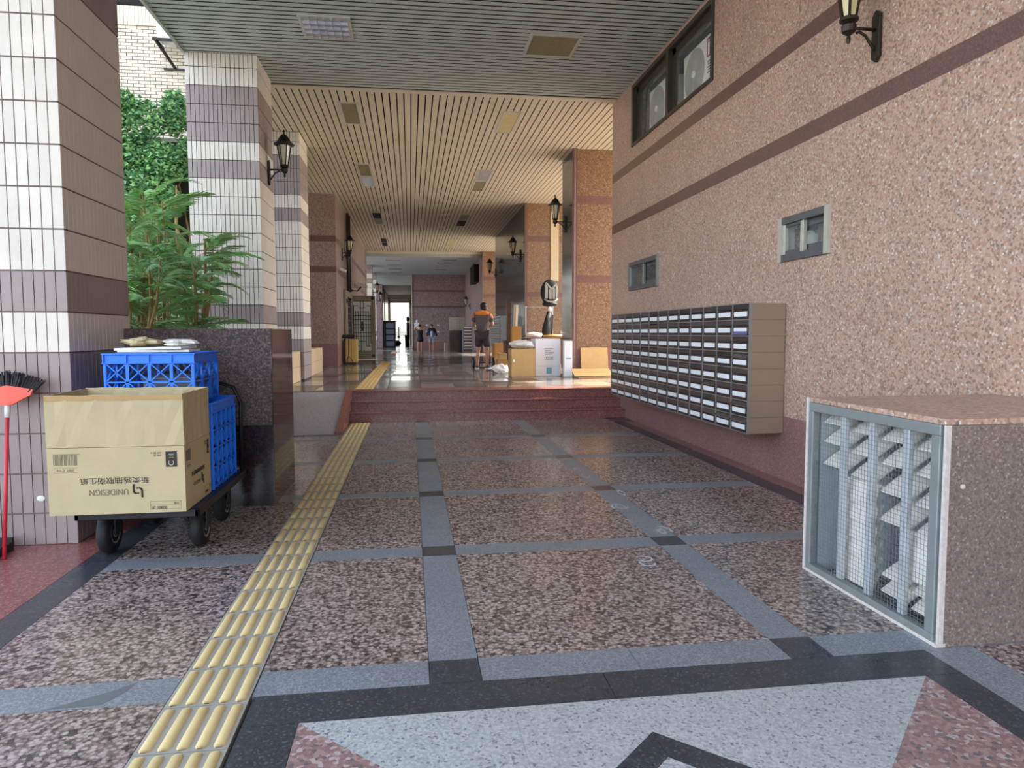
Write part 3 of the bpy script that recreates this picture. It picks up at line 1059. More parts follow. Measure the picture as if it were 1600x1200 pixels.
# ================================================================== TILED PILLARS
def pillar(label, x0, x1, y0, y1, zb, zt, pitch, cols_ind, ncol, gap=0.0045, side_cols=16, core='grout'):
    r = root('pillar', ((x0 + x1) / 2, (y0 + y1) / 2, zb), label, 'pillar', kind='structure')
    MB().box(x0 + 0.008, x1 - 0.008, y0 + 0.008, y1 - 0.008, zb, zt).build('core', core, r)
    cwid = (x1 - x0) / ncol
    zrows = [2.0]
    while zrows[0] > zb + 0.02:
        zrows.insert(0, zrows[0] - 0.294)
    base_i = len(zrows) - 1
    while zrows[-1] < zt:
        zrows.append(zrows[-1] + pitch)

    def colour(i):
        k = i - base_i          # row index above z = 2.0
        if k == -1 or k <= -3:
            return 'tile_mauve'
        if k == 7 or k in (9, 10, 11):
            return 'tile_mauve'
        return 'tile_cream'
    meshes = {}
    stuff = {}
    for i in range(len(zrows) - 1):
        za, zc = max(zrows[i], zb), min(zrows[i + 1], zt)
        if zc - za < 0.03:
            continue
        m = colour(i)
        hh = zc - za - 0.012
        for c in range(ncol):
            xa = x0 + cwid * c
            if cols_ind and c >= ncol - cols_ind:
                key = (m, round(hh, 3))
                if key not in meshes:
                    meshes[key] = MB().box(-cwid / 2 + gap, cwid / 2 - gap, 0, 0.012, -hh / 2, hh / 2).mesh('tile', m)
                place('tile', meshes[key], (xa + cwid / 2, y0, (za + zc) / 2), r)
            else:
                stuff.setdefault(m, MB()).box(xa + gap, xa + cwid - gap, y0, y0 + 0.012, za + 0.006, zc - 0.006)
        sw = (y1 - y0) / side_cols
        sm = stuff.setdefault('side_' + m, MB())
        for c in range(side_cols):
            ya = y0 + sw * c
            # fluted side tiles butt together: only shallow grooves between them
            sm.prism([(x1 - 0.012, ya + 0.0005), (x1 - 0.002, ya + 0.0005), (x1, ya + 0.004), (x1, ya + sw - 0.004), (x1 - 0.002, ya + sw - 0.0005), (x1 - 0.012, ya + sw - 0.0005)],
                     za + 0.006, zc - 0.006)
        sb = stuff.setdefault(m, MB())
        sb.box(x0, x0 + 0.012, y0 + 0.012, y1, za + 0.006, zc - 0.006)
        sb.box(x0, x1 - 0.012, y1 - 0.012, y1, za + 0.006, zc - 0.006)
    for m, b in stuff.items():
        b.build('side_tiles' if m.startswith('side_') else 'tiles', m.replace('side_', ''), r, kind='stuff')
    return r


PITCH1 = 0.297
p1 = pillar('cream and mauve tiled pillar beside the cardboard box and broom, nearest the camera', -3.55, -2.45, 5.6, 6.75, 0.0, CEIL, PITCH1, 9, 15, 0.0035, 16, 'grout_soft')
p2 = pillar('cream and mauve tiled pillar rising behind the dark planter', -3.39, -2.32, 11.93, 13.1, 0.0, CEIL, 0.2815, 15, 16)
p3 = pillar('cream and mauve tiled pillar standing on the beige tiled bench wall', -3.39, -2.32, 16.25, 17.42, 0.5, CEIL, 0.2815, 0, 16)
# small drilled hole
hole = MB().ball((-2.69, 5.597, 0.345), (0.03, 0.008, 0.022), 10, 6).build('chip', 'house_white', p1, label='chipped spot in the tile')

# ================================================================== CEILING
ceil = root('ceiling', (0, 13, CEIL), 'slatted metal ceiling of narrow cream and grey strips with dark gaps', 'ceiling', kind='structure')
MB().box(-3.38, 7.0, CF, 38.95, CEIL + 0.03, 6.2).build('backing', 'void_dark', ceil)
MB().box(-3.42, -3.38, CF, 38.95, CEIL - 0.02, 6.6).build('edge_trim', 'slat_gray', ceil)
PT = 0.132
sl1 = MB().box(-3.38, 3.866, -0.046, 0.046, 0, 0.004).mesh('ceiling_slat', 'slat_gray')
y = CF + 0.1
while y < 13.22:
    place('ceiling_slat', sl1, (0, y, CEIL), ceil)
    y += PT
MB().box(-3.38, 3.866, 13.26, 13.42, CEIL - 0.006, CEIL + 0.012).build('joint_strip', 'slat_cream', ceil)
for (ya, yb) in ((13.42, 17.60), (17.615, 38.9)):
    sl = MB().box(-0.054, 0.054, ya, yb, 0, 0.014).mesh('ceiling_slat', 'slat_cream')
    x = -3.3
    while x < 5.6:
        place('ceiling_slat', sl, (x, 0, CEIL), ceil)
        x += PT
MB().box(5.7, 7.0, 13.4, 38.9, CEIL, CEIL + 0.02).build('soffit', 'slat_cream', ceil)
MB().box(-2.42, 3.87, 38.9, 39.12, CEIL - 0.10, CEIL + 0.02).build('end_cornice', 'slat_cream', ceil)
gc = root('ceiling', (0, 47, 5.6), 'plain grey blue ceiling over the far end of the passage', 'ceiling', kind='structure')
MB().box(-3.4, 7, 39.12, 52, 5.62, 5.8).build('panel', 'gray_ceiling', gc)
MB().box(-3.4, 0.3, 52, 70, 4.95, 5.1).build('panel', 'gray_ceiling', gc)
MB().box(-3.4, 0.3, 51.9, 52.05, 5.0, 5.7).build('drop', 'gray_ceiling', gc)
# unseen building above, added to block sun and overhead sky
bm = root('sun_block_mass', (2, 20, 6), 'unseen upper storeys added over the passage to block the sun', 'building', kind='structure')
MB().box(-3.4, 7.0, CF, 74, 6.2, 12).build('sun_block', 'concrete', bm)


def ceiling_light(kind, x0, x1, y0, y1, label, cells=(1, 1)):
    r = root('ceiling_light', ((x0 + x1) / 2, (y0 + y1) / 2, CEIL), label, 'ceiling light', 'recessed ceiling lights')
    z0, z1 = CEIL - 0.012, CEIL + 0.012
    fw_ = 0.045
    MB().box(x0, x1, y0, y0 + fw_, z0, z1).box(x0, x1, y1 - fw_, y1, z0, z1).box(x0, x0 + fw_, y0 + fw_, y1 - fw_, z0, z1).box(x1 - fw_, x1, y0 + fw_, y1 - fw_, z0, z1).build('frame', 'light_frame', r)
    ix0, ix1, iy0, iy1 = x0 + fw_, x1 - fw_, y0 + fw_, y1 - fw_
    if kind == 'louvre':
        MB().box(ix0, ix1, iy0, iy1, CEIL + 0.004, CEIL + 0.008).build('reflector', 'light_louvre', r)
        g = MB()
        for i in range(1, 6):
            xx = ix0 + (ix1 - ix0) * i / 6
            g.box(xx - 0.004, xx + 0.004, iy0, iy1, CEIL - 0.03, CEIL + 0.004)
        g2 = MB()
        for i in range(1, 4):
            yy = iy0 + (iy1 - iy0) * i / 4
            g2.prism([(yy - 0.02, CEIL + 0.004), (yy, CEIL - 0.03), (yy + 0.02, CEIL + 0.004)], ix0, ix1, lambda a, b, z: (z, a, b))
        g.build('louvre_fins', 'light_louvre', r)
        g2.build('louvre_bars', 'light_louvre', r)
    elif kind == 'dull' or kind == 'pale':
        MB().box(ix0, ix1, iy0, iy1, CEIL - 0.002, CEIL + 0.008).build('diffuser', 'light_panel_dull' if kind == 'dull' else 'light_panel_pale', r, bevel=0.004)
    else:
        ym = (iy0 + iy1) / 2
        a, b = kind
        MB().box(ix0, ix1, iy0, ym - 0.02, CEIL - 0.002, CEIL + 0.008).build('diffuser', a, r, bevel=0.003)
        MB().box(ix0, ix1, ym + 0.02, iy1, CEIL - 0.002, CEIL + 0.008).build('diffuser', b, r, bevel=0.003)
        MB().box(ix0, ix1, ym - 0.02, ym + 0.02, z0, z1).build('crossbar', 'light_frame', r)
    return r


ceiling_light('louvre', -1.48, -0.77, 10.36, 11.12, 'bright silver louvred ceiling light in the grey slatted bay')
ceiling_light('dull', 1.78, 2.56, 10.55, 11.38, 'square ceiling light with a dull olive panel in the grey slatted bay')
ceiling_light('dull', -1.30, -0.92, 14.06, 15.5, 'dull olive ceiling light nearest the tiled pillars in the cream bay')
ceiling_light('pale', 1.86, 2.24, 14.22, 15.72, 'pale yellow ceiling light nearest the pink wall in the cream bay')
ceiling_light(('light_panel_dull', 'light_louvre'), -1.34, -0.96, 19.05, 21.85, 'second ceiling light of the row above the tactile strip, half olive half silver')
ceiling_light(('light_louvre', 'light_panel_dull'), 1.86, 2.26, 19.3, 22.2, 'second ceiling light of the row along the granite columns, half silver half olive')
ceiling_light(('void_dark', 'light_panel_dull'), -1.36, -0.97, 26.5, 29.35, 'dark double ceiling light, third of the row above the tactile strip')
ceiling_light(('light_panel_dull', 'void_dark'), 1.84, 2.26, 26.5, 29.45, 'shadowed double ceiling light, third of the row along the granite columns')
ceiling_light(('void_dark', 'void_dark'), -1.35, -1.0, 33.55, 36.55, 'small dark ceiling light, last of the row above the tactile strip')
ceiling_light(('light_panel_pale', 'light_panel_pale'), 1.82, 2.22, 33.8, 36.95, 'small pale ceiling light, last of the row along the granite columns')
for i, (x, y) in enumerate(((-0.9, 41.0), (-0.9, 43.5), (2.2, 40.2), (2.0, 42.0), (2.0, 44.0), (2.0, 46.5), (-0.9, 46.5), (-0.9, 49.0))):
    if i == 0:
        fl = root('ceiling_light', (x, y, 5.62), 'slim dark slot light in the far grey ceiling', 'ceiling light', 'slot lights in the far grey ceiling')
        MB().box(x - 0.45, x + 0.45, y - 0.12, y + 0.12, 5.59, 5.625).build('frame', 'light_frame', fl)
        MB().box(x - 0.42, x + 0.42, y - 0.1, y + 0.1, 5.585, 5.60).build('slot', 'void_dark', fl)
    else:
        dup(fl, (x, y, 5.62))

# ================================================================== PLANTER, GARDEN
pl = root('planter', (-1.8, 7.1, 0), 'dark granite planter wall behind the blue crates', 'planter')
PX0, PX1, PY0, PY1, PZ = -2.44, -1.22, 6.6, 7.7, 1.59
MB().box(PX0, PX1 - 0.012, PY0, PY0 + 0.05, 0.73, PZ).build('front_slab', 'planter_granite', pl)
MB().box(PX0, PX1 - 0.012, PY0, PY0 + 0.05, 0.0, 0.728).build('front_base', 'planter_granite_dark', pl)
MB().box(PX1 - 0.05, PX1, PY0 + 0.004, PY1, 0.0, PZ).build('side_slab', 'planter_polished', pl, bevel=0.006)
MB().box(PX0, PX1 - 0.05, PY1 - 0.05, PY1, 0.0, PZ).build('back_slab', 'planter_granite', pl)
MB().box(PX0, PX1 - 0.05, PY0 + 0.05, PY1 - 0.05, 0.0, PZ - 0.1).build('soil', 'soil', pl)
gd = root('garden_bed', (-4.5, 9.5, 0), 'raised garden bed of soil behind the dark planter', 'garden bed', kind='structure')
MB().box(-9, -2.46, 6.76, 11.9, -0.2, 1.40).build('earth', 'soil', gd)
MB().box(-9, -3.42, 11.9, 16.9, -0.2, 1.40).build('earth', 'soil', gd)


def frond_mesh(name, L, n, lw, ll, m, sag, seed):
    n = int(n * 1.25)
    lw = lw * 0.5
    rg = random.Random(seed)
    b = MB()
    pts = []
    for i in range(n + 1):
        t = i / n
        pts.append(Vector((0, L * t * (1 - 0.12 * t), sag * (0.55 * t - t * t))))
    b.tube([tuple(p) for p in pts], [0.007 * (1 - 0.8 * i / n) + 0.0015 for i in range(n + 1)], 5, 1)
    for i in range(2, n + 1):
        t = i / n
        s = ll * (math.sin(PI * min(1, 0.15 + t * 0.85)) * 0.9 + 0.1)
        for sd_ in (-1, 1):
            p = pts[i]
            d = Vector((sd_ * 1.0, 0.75 + 0.3 * rg.random(), -0.25 + 0.2 * rg.random())).normalized()
            q = p + d * s
            mid = p + d * s * 0.45
            nrm = d.cross(Vector((0, 0, 1))).normalized() * lw
            q.z -= s * 0.15
            b.add([p, mid + nrm, q, mid - nrm], [(0, 1, 2), (0, 2, 3)])
    return b.mesh(name, [m, 'stem_tan'])


fm = [frond_mesh('frond', 1.0, 22, 0.018, 0.36, 'palm_green', 0.35, 1), frond_mesh('frond', 0.85, 20, 0.018, 0.32, 'palm_pale', 0.6, 2), frond_mesh('frond', 1.1, 24, 0.016, 0.3, 'palm_green', 0.8, 3),
      frond_mesh('frond', 0.8, 18, 0.018, 0.34, 'leaf_green', 0.3, 4)]


def palm(x, y, z, h, nst, nfr, label, seed, spread=0.25, cmin=0.55, rmax=1.0):
    rg = random.Random(seed)
    r = root('palm', (x, y, z), label, 'palm', 'bamboo palms in the garden bed')
    for s in range(nst):
        a = rg.uniform(0, 2 * PI)
        tip = Vector((x + spread * math.cos(a) * rg.uniform(0.5, 1.3), y + spread * math.sin(a), z + h * rg.uniform(0.75, 1.05)))
        base = Vector((x + 0.1 * math.cos(a), y + 0.1 * math.sin(a), z))
        MB().tube([base, base.lerp(tip, 0.5) + Vector((0.03, 0.02, 0)), tip], [0.018, 0.014, 0.008], 6).build('stem', 'stem_tan', r)
        for k in range(nfr):
            t = rg.uniform(cmin, 1.0)
            p = base.lerp(tip, t)
            an = rg.uniform(0, 2 * PI)
            o = place('frond', rg.choice(fm), p, r, (rg.uniform(-0.1, 0.8), rg.uniform(-0.2, 0.2), an))
            sc = rg.uniform(0.7, 1.0) * rmax
            o.scale = (sc, sc, sc)
    return r


palm(-2.72, 9.6, 1.40, 1.35, 7, 9, 'bamboo palm with drooping fronds crossing the tiled pillar behind the planter', 11, 0.22, 0.15, 0.72)
palm(-3.3, 10.4, 1.40, 2.0, 8, 9, 'tall bright green bamboo palm in the middle of the garden bed', 12, 0.3, 0.35, 0.85)
palm(-2.95, 8.3, 1.40, 1.1, 8, 9, 'low dense bamboo palm close behind the dark planter', 13, 0.25, 0.1, 0.65)
palm(-3.6, 9.2, 1.40, 1.6, 8, 9, 'bushy bamboo palm half hidden by the nearest tiled pillar', 14, 0.3, 0.1, 0.8)


def leafy(name, blobs, n, size, mats, parent, seed):
    rg = random.Random(seed)
    bs = [MB() for _ in mats]
    for _ in range(n):
        c, rad = rg.choice(blobs)
        v = Vector((rg.gauss(0, 1), rg.gauss(0, 1), rg.gauss(0, 1))).normalized() * rg.uniform(0.55, 1.0)
        p = Vector(c) + Vector((v.x * rad[0], v.y * rad[1], v.z * rad[2]))
        s = size * rg.uniform(0.6, 1.3)
        R = Euler((rg.uniform(-0.9, 0.9), rg.uniform(-0.9, 0.9), rg.uniform(0, 6.28))).to_matrix()
        sh = [(0, -0.5, 0), (0.34, -0.1, 0.06), (0.2, 0.1, 0.03), (0, 0.5, -0.04), (-0.2, 0.1, 0.03), (-0.34, -0.1, 0.06)]
        b = rg.choice(bs)
        b.add([p + R @ (Vector(q) * s) for q in sh], [(0, 1, 2), (0, 2, 3), (0, 3, 4), (0, 4, 5)])
    for b, m in zip(bs, mats):
        b.build(name, m, parent, kind='stuff')


iv = root('ivy', (-4.6, 14.4, 1.4), 'thick green ivy climbing the garden wall behind the palms', 'climber')
blobs = [((-5.0, 14.5, 5.5), (0.6, 0.3, 0.45)), ((-4.35, 14.6, 5.7), (0.25, 0.25, 0.45)), ((-5.3, 14.5, 4.9), (0.6, 0.35, 0.4)), ((-4.6, 14.5, 4.75), (0.5, 0.3, 0.4)), ((-5.0, 14.4, 4.2), (0.7, 0.4, 0.4)),
         ((-4.5, 14.5, 4.0), (0.3, 0.25, 0.3)), ((-5.2, 14.4, 3.5), (0.8, 0.4, 0.5)), ((-4.9, 14.4, 2.8), (0.8, 0.35, 0.6)), ((-4.4, 14.5, 2.2), (0.5, 0.3, 0.6)), ((-6.1, 14.5, 4.6), (0.7, 0.4, 1.2)),
         ((-4.2, 14.7, 4.9), (0.2, 0.2, 0.4)), ((-5.4, 14.5, 5.7), (0.5, 0.3, 0.4))]
leafy('foliage', blobs, 15000, 0.105, ['leaf_green', 'leaf_dark'], iv, 5)
MB().tube([(-4.28, 14.3, 4.3), (-4.3, 14.28, 3.6), (-4.24, 14.3, 3.0), (-4.26, 14.3, 2.2)], [0.015, 0.03, 0.045, 0.02], 8).build('dry_vine', 'stem_tan', iv, smooth=True)
gw = root('garden_wall', (-6, 15, 1.4), 'garden wall under the ivy, coloured dark for the shade between leaves', 'wall', kind='structure')
MB().box(-9, -3.6, 15.0, 15.2, 1.38, 5.25).build('wall_panel', 'garden_shade', gw)  # dark colour makes the gaps between leaves read as shade
MB().box(-9, -3.6, 14.95, 15.25, 5.25, 5.32).build('coping', 'house_white', gw)
st = MB()
for k in range(9):
    x = -5.6 + k * 0.22
    st.tube([(x, 14.8, 1.4), (x + 0.15, 14.75, 3.0), (x - 0.1, 14.8, 4.4), (x + 0.2, 14.8, 5.2)], [0.03, 0.025, 0.018, 0.008], 6)
st.build('stems', 'stem_tan', iv)

# brick house behind the garden
bh = root('brick_house', (-6, 17, 0), 'pale cream brick house beyond the garden', 'building')
BY = 17.0
MB().box(-12, -3.45, BY + 0.015, BY + 4, -0.2, 10.5).build('wall_core', 'brick_mortar', bh)
bl_, bh2 = 0.232, 0.072
brk = MB().box(-bl_ / 2 + 0.007, bl_ / 2 - 0.007, 0, 0.03, -bh2 / 2 + 0.0065, bh2 / 2 - 0.0065).mesh('brick', 'brick_cream')
cnt = 0
z = 8.16
row = 0
bulk = MB()
while z > 1.4:
    x = -6.6 + (bl_ / 2 if row % 2 else 0)
    while x < -3.6:
        if z > 6.2 and x > -6.3 and x < -4.0 and cnt < 290:
            place('brick', brk, (x, BY, z), bh)
            cnt += 1
        else:
            bulk.box(x - bl_ / 2 + 0.007, x + bl_ / 2 - 0.007, BY, BY + 0.03, z - bh2 / 2 + 0.0065, z + bh2 / 2 - 0.0065)
        x += bl_
    z -= bh2
    row += 1
bulk.build('bricks', 'brick_cream', bh, kind='stuff')
x = -6.6
sold = MB().box(-0.034, 0.034, -0.03, 0.02, -0.2, 0.2).mesh('soldier_brick', 'brick_cream')
while x < -3.6:
    place('soldier_brick', sold, (x, BY, 8.40), bh)
    x += 0.075
MB().box(-9, -3.6, BY - 0.04, BY + 0.02, 8.62, 9.6).build('upper_window', 'void_dark', bh)
MB().box(-6.6, -3.6, BY - 0.1, BY + 0.02, 5.2, 5.27).build('sill', 'house_white', bh)
acx = root('air_conditioner', (-4.6, 16.7, 7.75), 'white outdoor air conditioner on a bracket on the brick house', 'air conditioner')
MB().box(-5.22, -4.2, 16.45, 16.85, 7.76, 8.45).build('casing', 'ac_white', acx, bevel=0.02)
MB().lathe([(0.33, 0.0), (0.33, -0.02), (0.28, -0.03), (0.0, -0.03)], (-4.72, 16.45, 8.12), 24, 'Y', cap=False).build('fan_grille', 'tray_gray', acx)
MB().bar((-5.3, 16.45, 7.73), (-4.2, 16.45, 7.73), 0.05, 0.05).bar((-5.25, 16.45, 7.73), (-5.25, 16.96, 7.73), 0.05, 0.05).bar((-4.3, 16.45, 7.73), (-4.3, 16.96, 7.73), 0.05, 0.05).bar((-5.25, 16.45, 7.73), (-5.0, 16.96, 7.3), 0.05, 0.04).bar((-4.3, 16.45, 7.73), (-4.3, 16.96, 7.3), 0.05, 0.04).bar((-5.25, 16.96, 7.3), (-4.2, 16.96, 7.3), 0.04, 0.04).build('bracket', 'iron_black', acx)

# beige tiled bench wall
bn = root('bench_wall', (-2.6, 17.7, H), 'low beige tiled bench wall around the foot of a tiled pillar', 'bench')
MB().box(-3.6, -2.41, 13.6, 20.25, H, 1.14).build('core', 'grout', bn)
for i in range(5):
    ya = 13.6 + i * 1.33
    for z0, z1 in ((0.505, 0.82), (0.826, 1.145)):
        MB().box(-2.42, -2.4, ya + 0.003, ya + 1.327, z0, z1).build('tile', 'tile_beige', bn)
    MB().box(-3.6, -2.4, ya + 0.003, ya + 1.327, 1.14, 1.155).build('cap_tile', 'tile_beige', bn)

# ================================================================== GRANITE COLUMNS AND FAR WALLS (left)
def clad(name, label, x0, x1, y0, y1, z1, plinth, bands, body, bandm='band_granite', plm='plinth_granite', cat='column', z0=H):
    r = root(name, ((x0 + x1) / 2, (y0 + y1) / 2, z0), label, cat, kind='structure')
    MB().box(x0, x1, y0, y1, plinth, z1).build('cladding', body, r)
    MB().box(x0 - 0.003, x1 + 0.003, y0 - 0.003, y1 + 0.003, z0 - 0.1, plinth).build('plinth', plm, r)
    for a, b in bands:
        MB().box(x0 - 0.002, x1 + 0.002, y0 - 0.002, y1 + 0.002, a, b).build('band', bandm, r)
    return r


BANDS = ((4.40, 4.59), (3.45, 3.63))
clad('wall_left', 'granite clad wall block with two red bands beyond the tiled pillars', -6, -2.28, 23.2, 38.4, 5.9, 1.21, BANDS, 'wall_granite_left', cat='wall')
RB = ((4.60, 4.79), (2.74, 2.92))
c1 = clad('pillar', 'orange brown granite column with a red corner trim behind the white cartons', 3.88, 7, 16.85, 18.1, 5.9, 1.19, RB, 'wall_granite_orange')
MB().box(3.84, 3.95, 16.79, 16.85, H, 5.87).tube([(3.875, 16.82, H), (3.875, 16.82, 5.87)], 0.045, 10).build('corner_trim', 'band_granite', c1)
MB().box(3.866, 3.88, 16.85, 18.1, 1.25, 5.87).build('side_cladding', 'dark_granite_polished', c1)
c2 = clad('wall_right', 'granite wall block with a long dark polished side beyond the first column', 3.88, 7, 24.0, 32.64, 5.9, 1.19, RB, 'wall_granite_orange', cat='wall')
MB().box(3.84, 3.92, 23.94, 24.0, H, 5.87).build('corner_trim', 'band_granite', c2)
MB().box(3.864, 3.88, 24.0, 32.64, H, 5.87).build('side_cladding', 'dark_granite_polished', c2)
MB().box(4.72, 5.0, 23.97, 24.0, 3.3, 5.87).build('pale_panel', 'tile_beige', c2)
c3 = clad('wall_right', 'golden lit granite column and dark wall at the far end of the right side', 3.88, 7, 38.4, 51, 5.9, 1.19, ((4.36, 4.55), (3.43, 3.62)), 'wall_granite_orange', cat='wall')
MB().box(3.866, 3.88, 38.4, 51, H, 5.6).build('side_cladding', 'wall_granite_far', c3)
wb = clad('wall_back', 'purple brown granite end wall with two dark bands behind the two walkers', 0.16, 7, 51, 52, 5.65, 0.95, ((4.42, 4.56), (3.30, 3.45)), 'wall_granite_far', z0=0.3, cat='wall')
MB().box(0.10, 0.17, 50.9, 66, H, 5.6).build('jamb', 'aluminium_pale', wb)
for i, (x, z) in enumerate(((1.15, 2.1), (1.95, 2.1), (1.15, 1.62), (1.95, 1.62))):
    if i == 0:
        sg = MB().box(-0.07, 0.07, -0.01, 0, -0.045, 0.045).build('notice', 'label_white')
        sg.location = (x, 50.99, z)
        tag(sg, 'small white notice stuck on the purple end wall', 'notice', 'small notices on the end wall')
    else:
        c_ = sg.copy()
        COL.objects.link(c_)
        c_.location = (x, 50.99, z)
sg2 = MB().box(0.28, 0.62, 50.97, 50.99, 1.75, 2.25).box(0.38, 0.52, 50.965, 50.99, 2.25, 2.45).build('poster', 'label_white')
tag(sg2, 'pale pink notice on the end wall above the walking woman', 'notice')

# far left tile pillars, passage end, outdoors
for i, (x0, x1, y0, zt, lab) in enumerate(((-2.62, -2.26, 38.5, 5.87, 'tiled pillar with warm light put into its beige colour at the end of the slatted ceiling'), (-3.0, -2.25, 44.5, 5.6, 'bluish tiled pillar beyond the bronze door'), (-3.0, -2.25, 49.5, 5.6, 'farthest bluish tiled pillar beside the dark cabinet'))):
    pr = root('pillar', ((x0 + x1) / 2, y0, H), lab, 'pillar', kind='structure')
    MB().box(x0 + 0.01, x1 - 0.01, y0 + 0.01, y0 + 0.7, H, zt).build('core', 'grout', pr)
    tc, tm = MB(), MB()
    z, k = H, 0
    while z < zt - 0.05:
        zc = min(z + 0.29, zt)
        (tm if (k in (0, 1, 3, 14, 16, 17) or (i == 0 and k % 4 in (1, 2))) else tc).box(x0, x1, y0, y0 + 0.7, z + 0.006, zc - 0.006)
        z = zc
        k += 1
    tc.build('tiles', 'tile_beige' if i == 0 else 'tile_cream', pr, kind='stuff')  # beige replaces cream on the first one: warm light put into the colour
    tm.build('tiles', 'tile_mauve', pr, kind='stuff')
pw = root('wall_left', (-2.5, 58, H), 'dark wall of the far passage beside the dark cabinet', 'wall', kind='structure')
MB().box(-3.2, -1.95, 52.0, 66, H, 5.0).build('wall_panel', 'wall_granite_far', pw)
MB().box(-1.95, -1.9, 52.5, 54.0, H, 4.7).box(-1.95, -1.9, 56, 57.0, H, 4.7).build('pilaster', 'red_granite', pw)
pe = root('door_1', (-0.9, 66, H), 'tall pale framed doorway opening to the bright street at the far end', 'doorway', kind='structure')
MB().box(-2.0, -1.75, 65.9, 66.2, H, 4.6).box(-0.06, 0.16, 65.9, 66.2, H, 4.6).box(-2.0, 0.16, 65.9, 66.2, 4.25, 5.0).build('frame', 'aluminium_pale', pe)
gt = root('iron_gate', (-0.9, 67, H), 'black wrought iron gate in the far bright doorway', 'gate')
g = MB()
for k in range(8):
    x = -1.6 + 0.19 * k
    g.tube([(x, 67, H), (x, 67, 1.9 + 0.12 * (k % 2))], 0.015, 6)
for zz in (0.75, 1.35, 1.85):
    g.tube([(-1.65, 67, zz), (-0.1, 67, zz)], 0.018, 6)
for k in range(7):
    x = -1.5 + 0.19 * k
    g.tube([(x + 0.08 * math.cos(t), 67, 1.58 + 0.08 * math.sin(t)) for t in [i * PI / 6 for i in range(13)]], 0.012, 5, cap=False)
g.build('ironwork', 'iron_black', gt)
MB().tube([(-1.05, 66.8, H), (-1.05, 66.8, 2.1)], 0.06, 8).lathe([(0.05, 0), (0.16, 0.08), (0.05, 0.2)], (-1.05, 66.8, 1.1), 12).build('gate_post', 'iron_black', gt)
ur = root('garden_post', (-0.2, 62, H), 'slim stone post topped with a dark urn near the far doorway', 'post')
MB().box(-0.32, -0.06, 61.9, 62.15, H, 2.45).build('shaft', 'vent_granite', ur)
MB().lathe([(0.05, 0), (0.1, 0.05), (0.14, 0.25), (0.12, 0.4), (0.04, 0.5), (0.02, 0.62)], (-0.19, 62.02, 2.45), 14).build('urn', 'iron_black', ur, smooth=True)
bn2 = root('waste_bin', (-0.25, 58, H), 'black square waste bin in the far passage', 'bin')
MB().prism([(-0.2, -0.2), (0.2, -0.2), (0.2, 0.2), (-0.2, 0.2)], H, 1.3, lambda x, y, z: (-0.25 + x * (0.85 + 0.15 * (z - H)), 58 + y, z)).build('body', 'black_drum', bn2)
MB().box(-0.48, -0.02, 57.78, 58.22, 1.3, 1.36).build('rim', 'black_drum', bn2, bevel=0.01)
cbn = root('dark_cabinet', (-1.45, 51.5, H), 'tall carved dark cabinet standing in the far passage', 'cabinet')
MB().box(-1.88, -1.02, 51.4, 52.0, H, 2.33).build('body', 'iron_black', cbn)
for k in range(4):
    z0 = 0.62 + 0.42 * k
    MB().box(-1.68, -1.12, 51.36, 51.4, z0, z0 + 0.34).build('panel', 'tray_gray', cbn, bevel=0.012)
MB().box(-1.90, -1.0, 51.36, 52.0, 2.33, 2.4).build('cornice', 'iron_black', cbn)
sb_ = root('sack', (-1.2, 60, H), 'dark bag slumped beside the far gate', 'bag')
MB().ball((-1.1, 60, H + 0.2), (0.35, 0.3, 0.24), 12, 8).build('body', 'fabric_black', sb_, smooth=True)
MB().tube([(-1.2, 60, H + 0.4), (-1.1, 60, H + 0.5), (-1.0, 60, H + 0.4)], 0.02, 6).build('handle', 'fabric_black', sb_)
wbd = MB().box(-1.75, -0.85, 71.9, 72, 2.4, 3.4).box(-1.33, -1.27, 71.92, 71.98, 0.4, 2.4).build('signboard', 'house_white')
tag(wbd, 'blank white signboard standing outside the far doorway', 'sign')

# outdoors ground
og = root('ground', (0, 0, -0.2), 'sunlit pale paving outside the building', 'ground', kind='structure')
MB().box(-80, 90, -60, 160, -0.6, -0.21).build('paving', 'outdoor_ground', og)
MB().box(12, 60, 0, 60, -0.21, 0.44).build('side_yard', 'outdoor_paving', og)
MB().box(7.0, 12, -9, 13.25, -0.21, 0.44).build('side_yard', 'outdoor_paving', og)
MB().box(-40, 40, 74, 140, -0.21, 0.42).build('street', 'outdoor_paving', og)


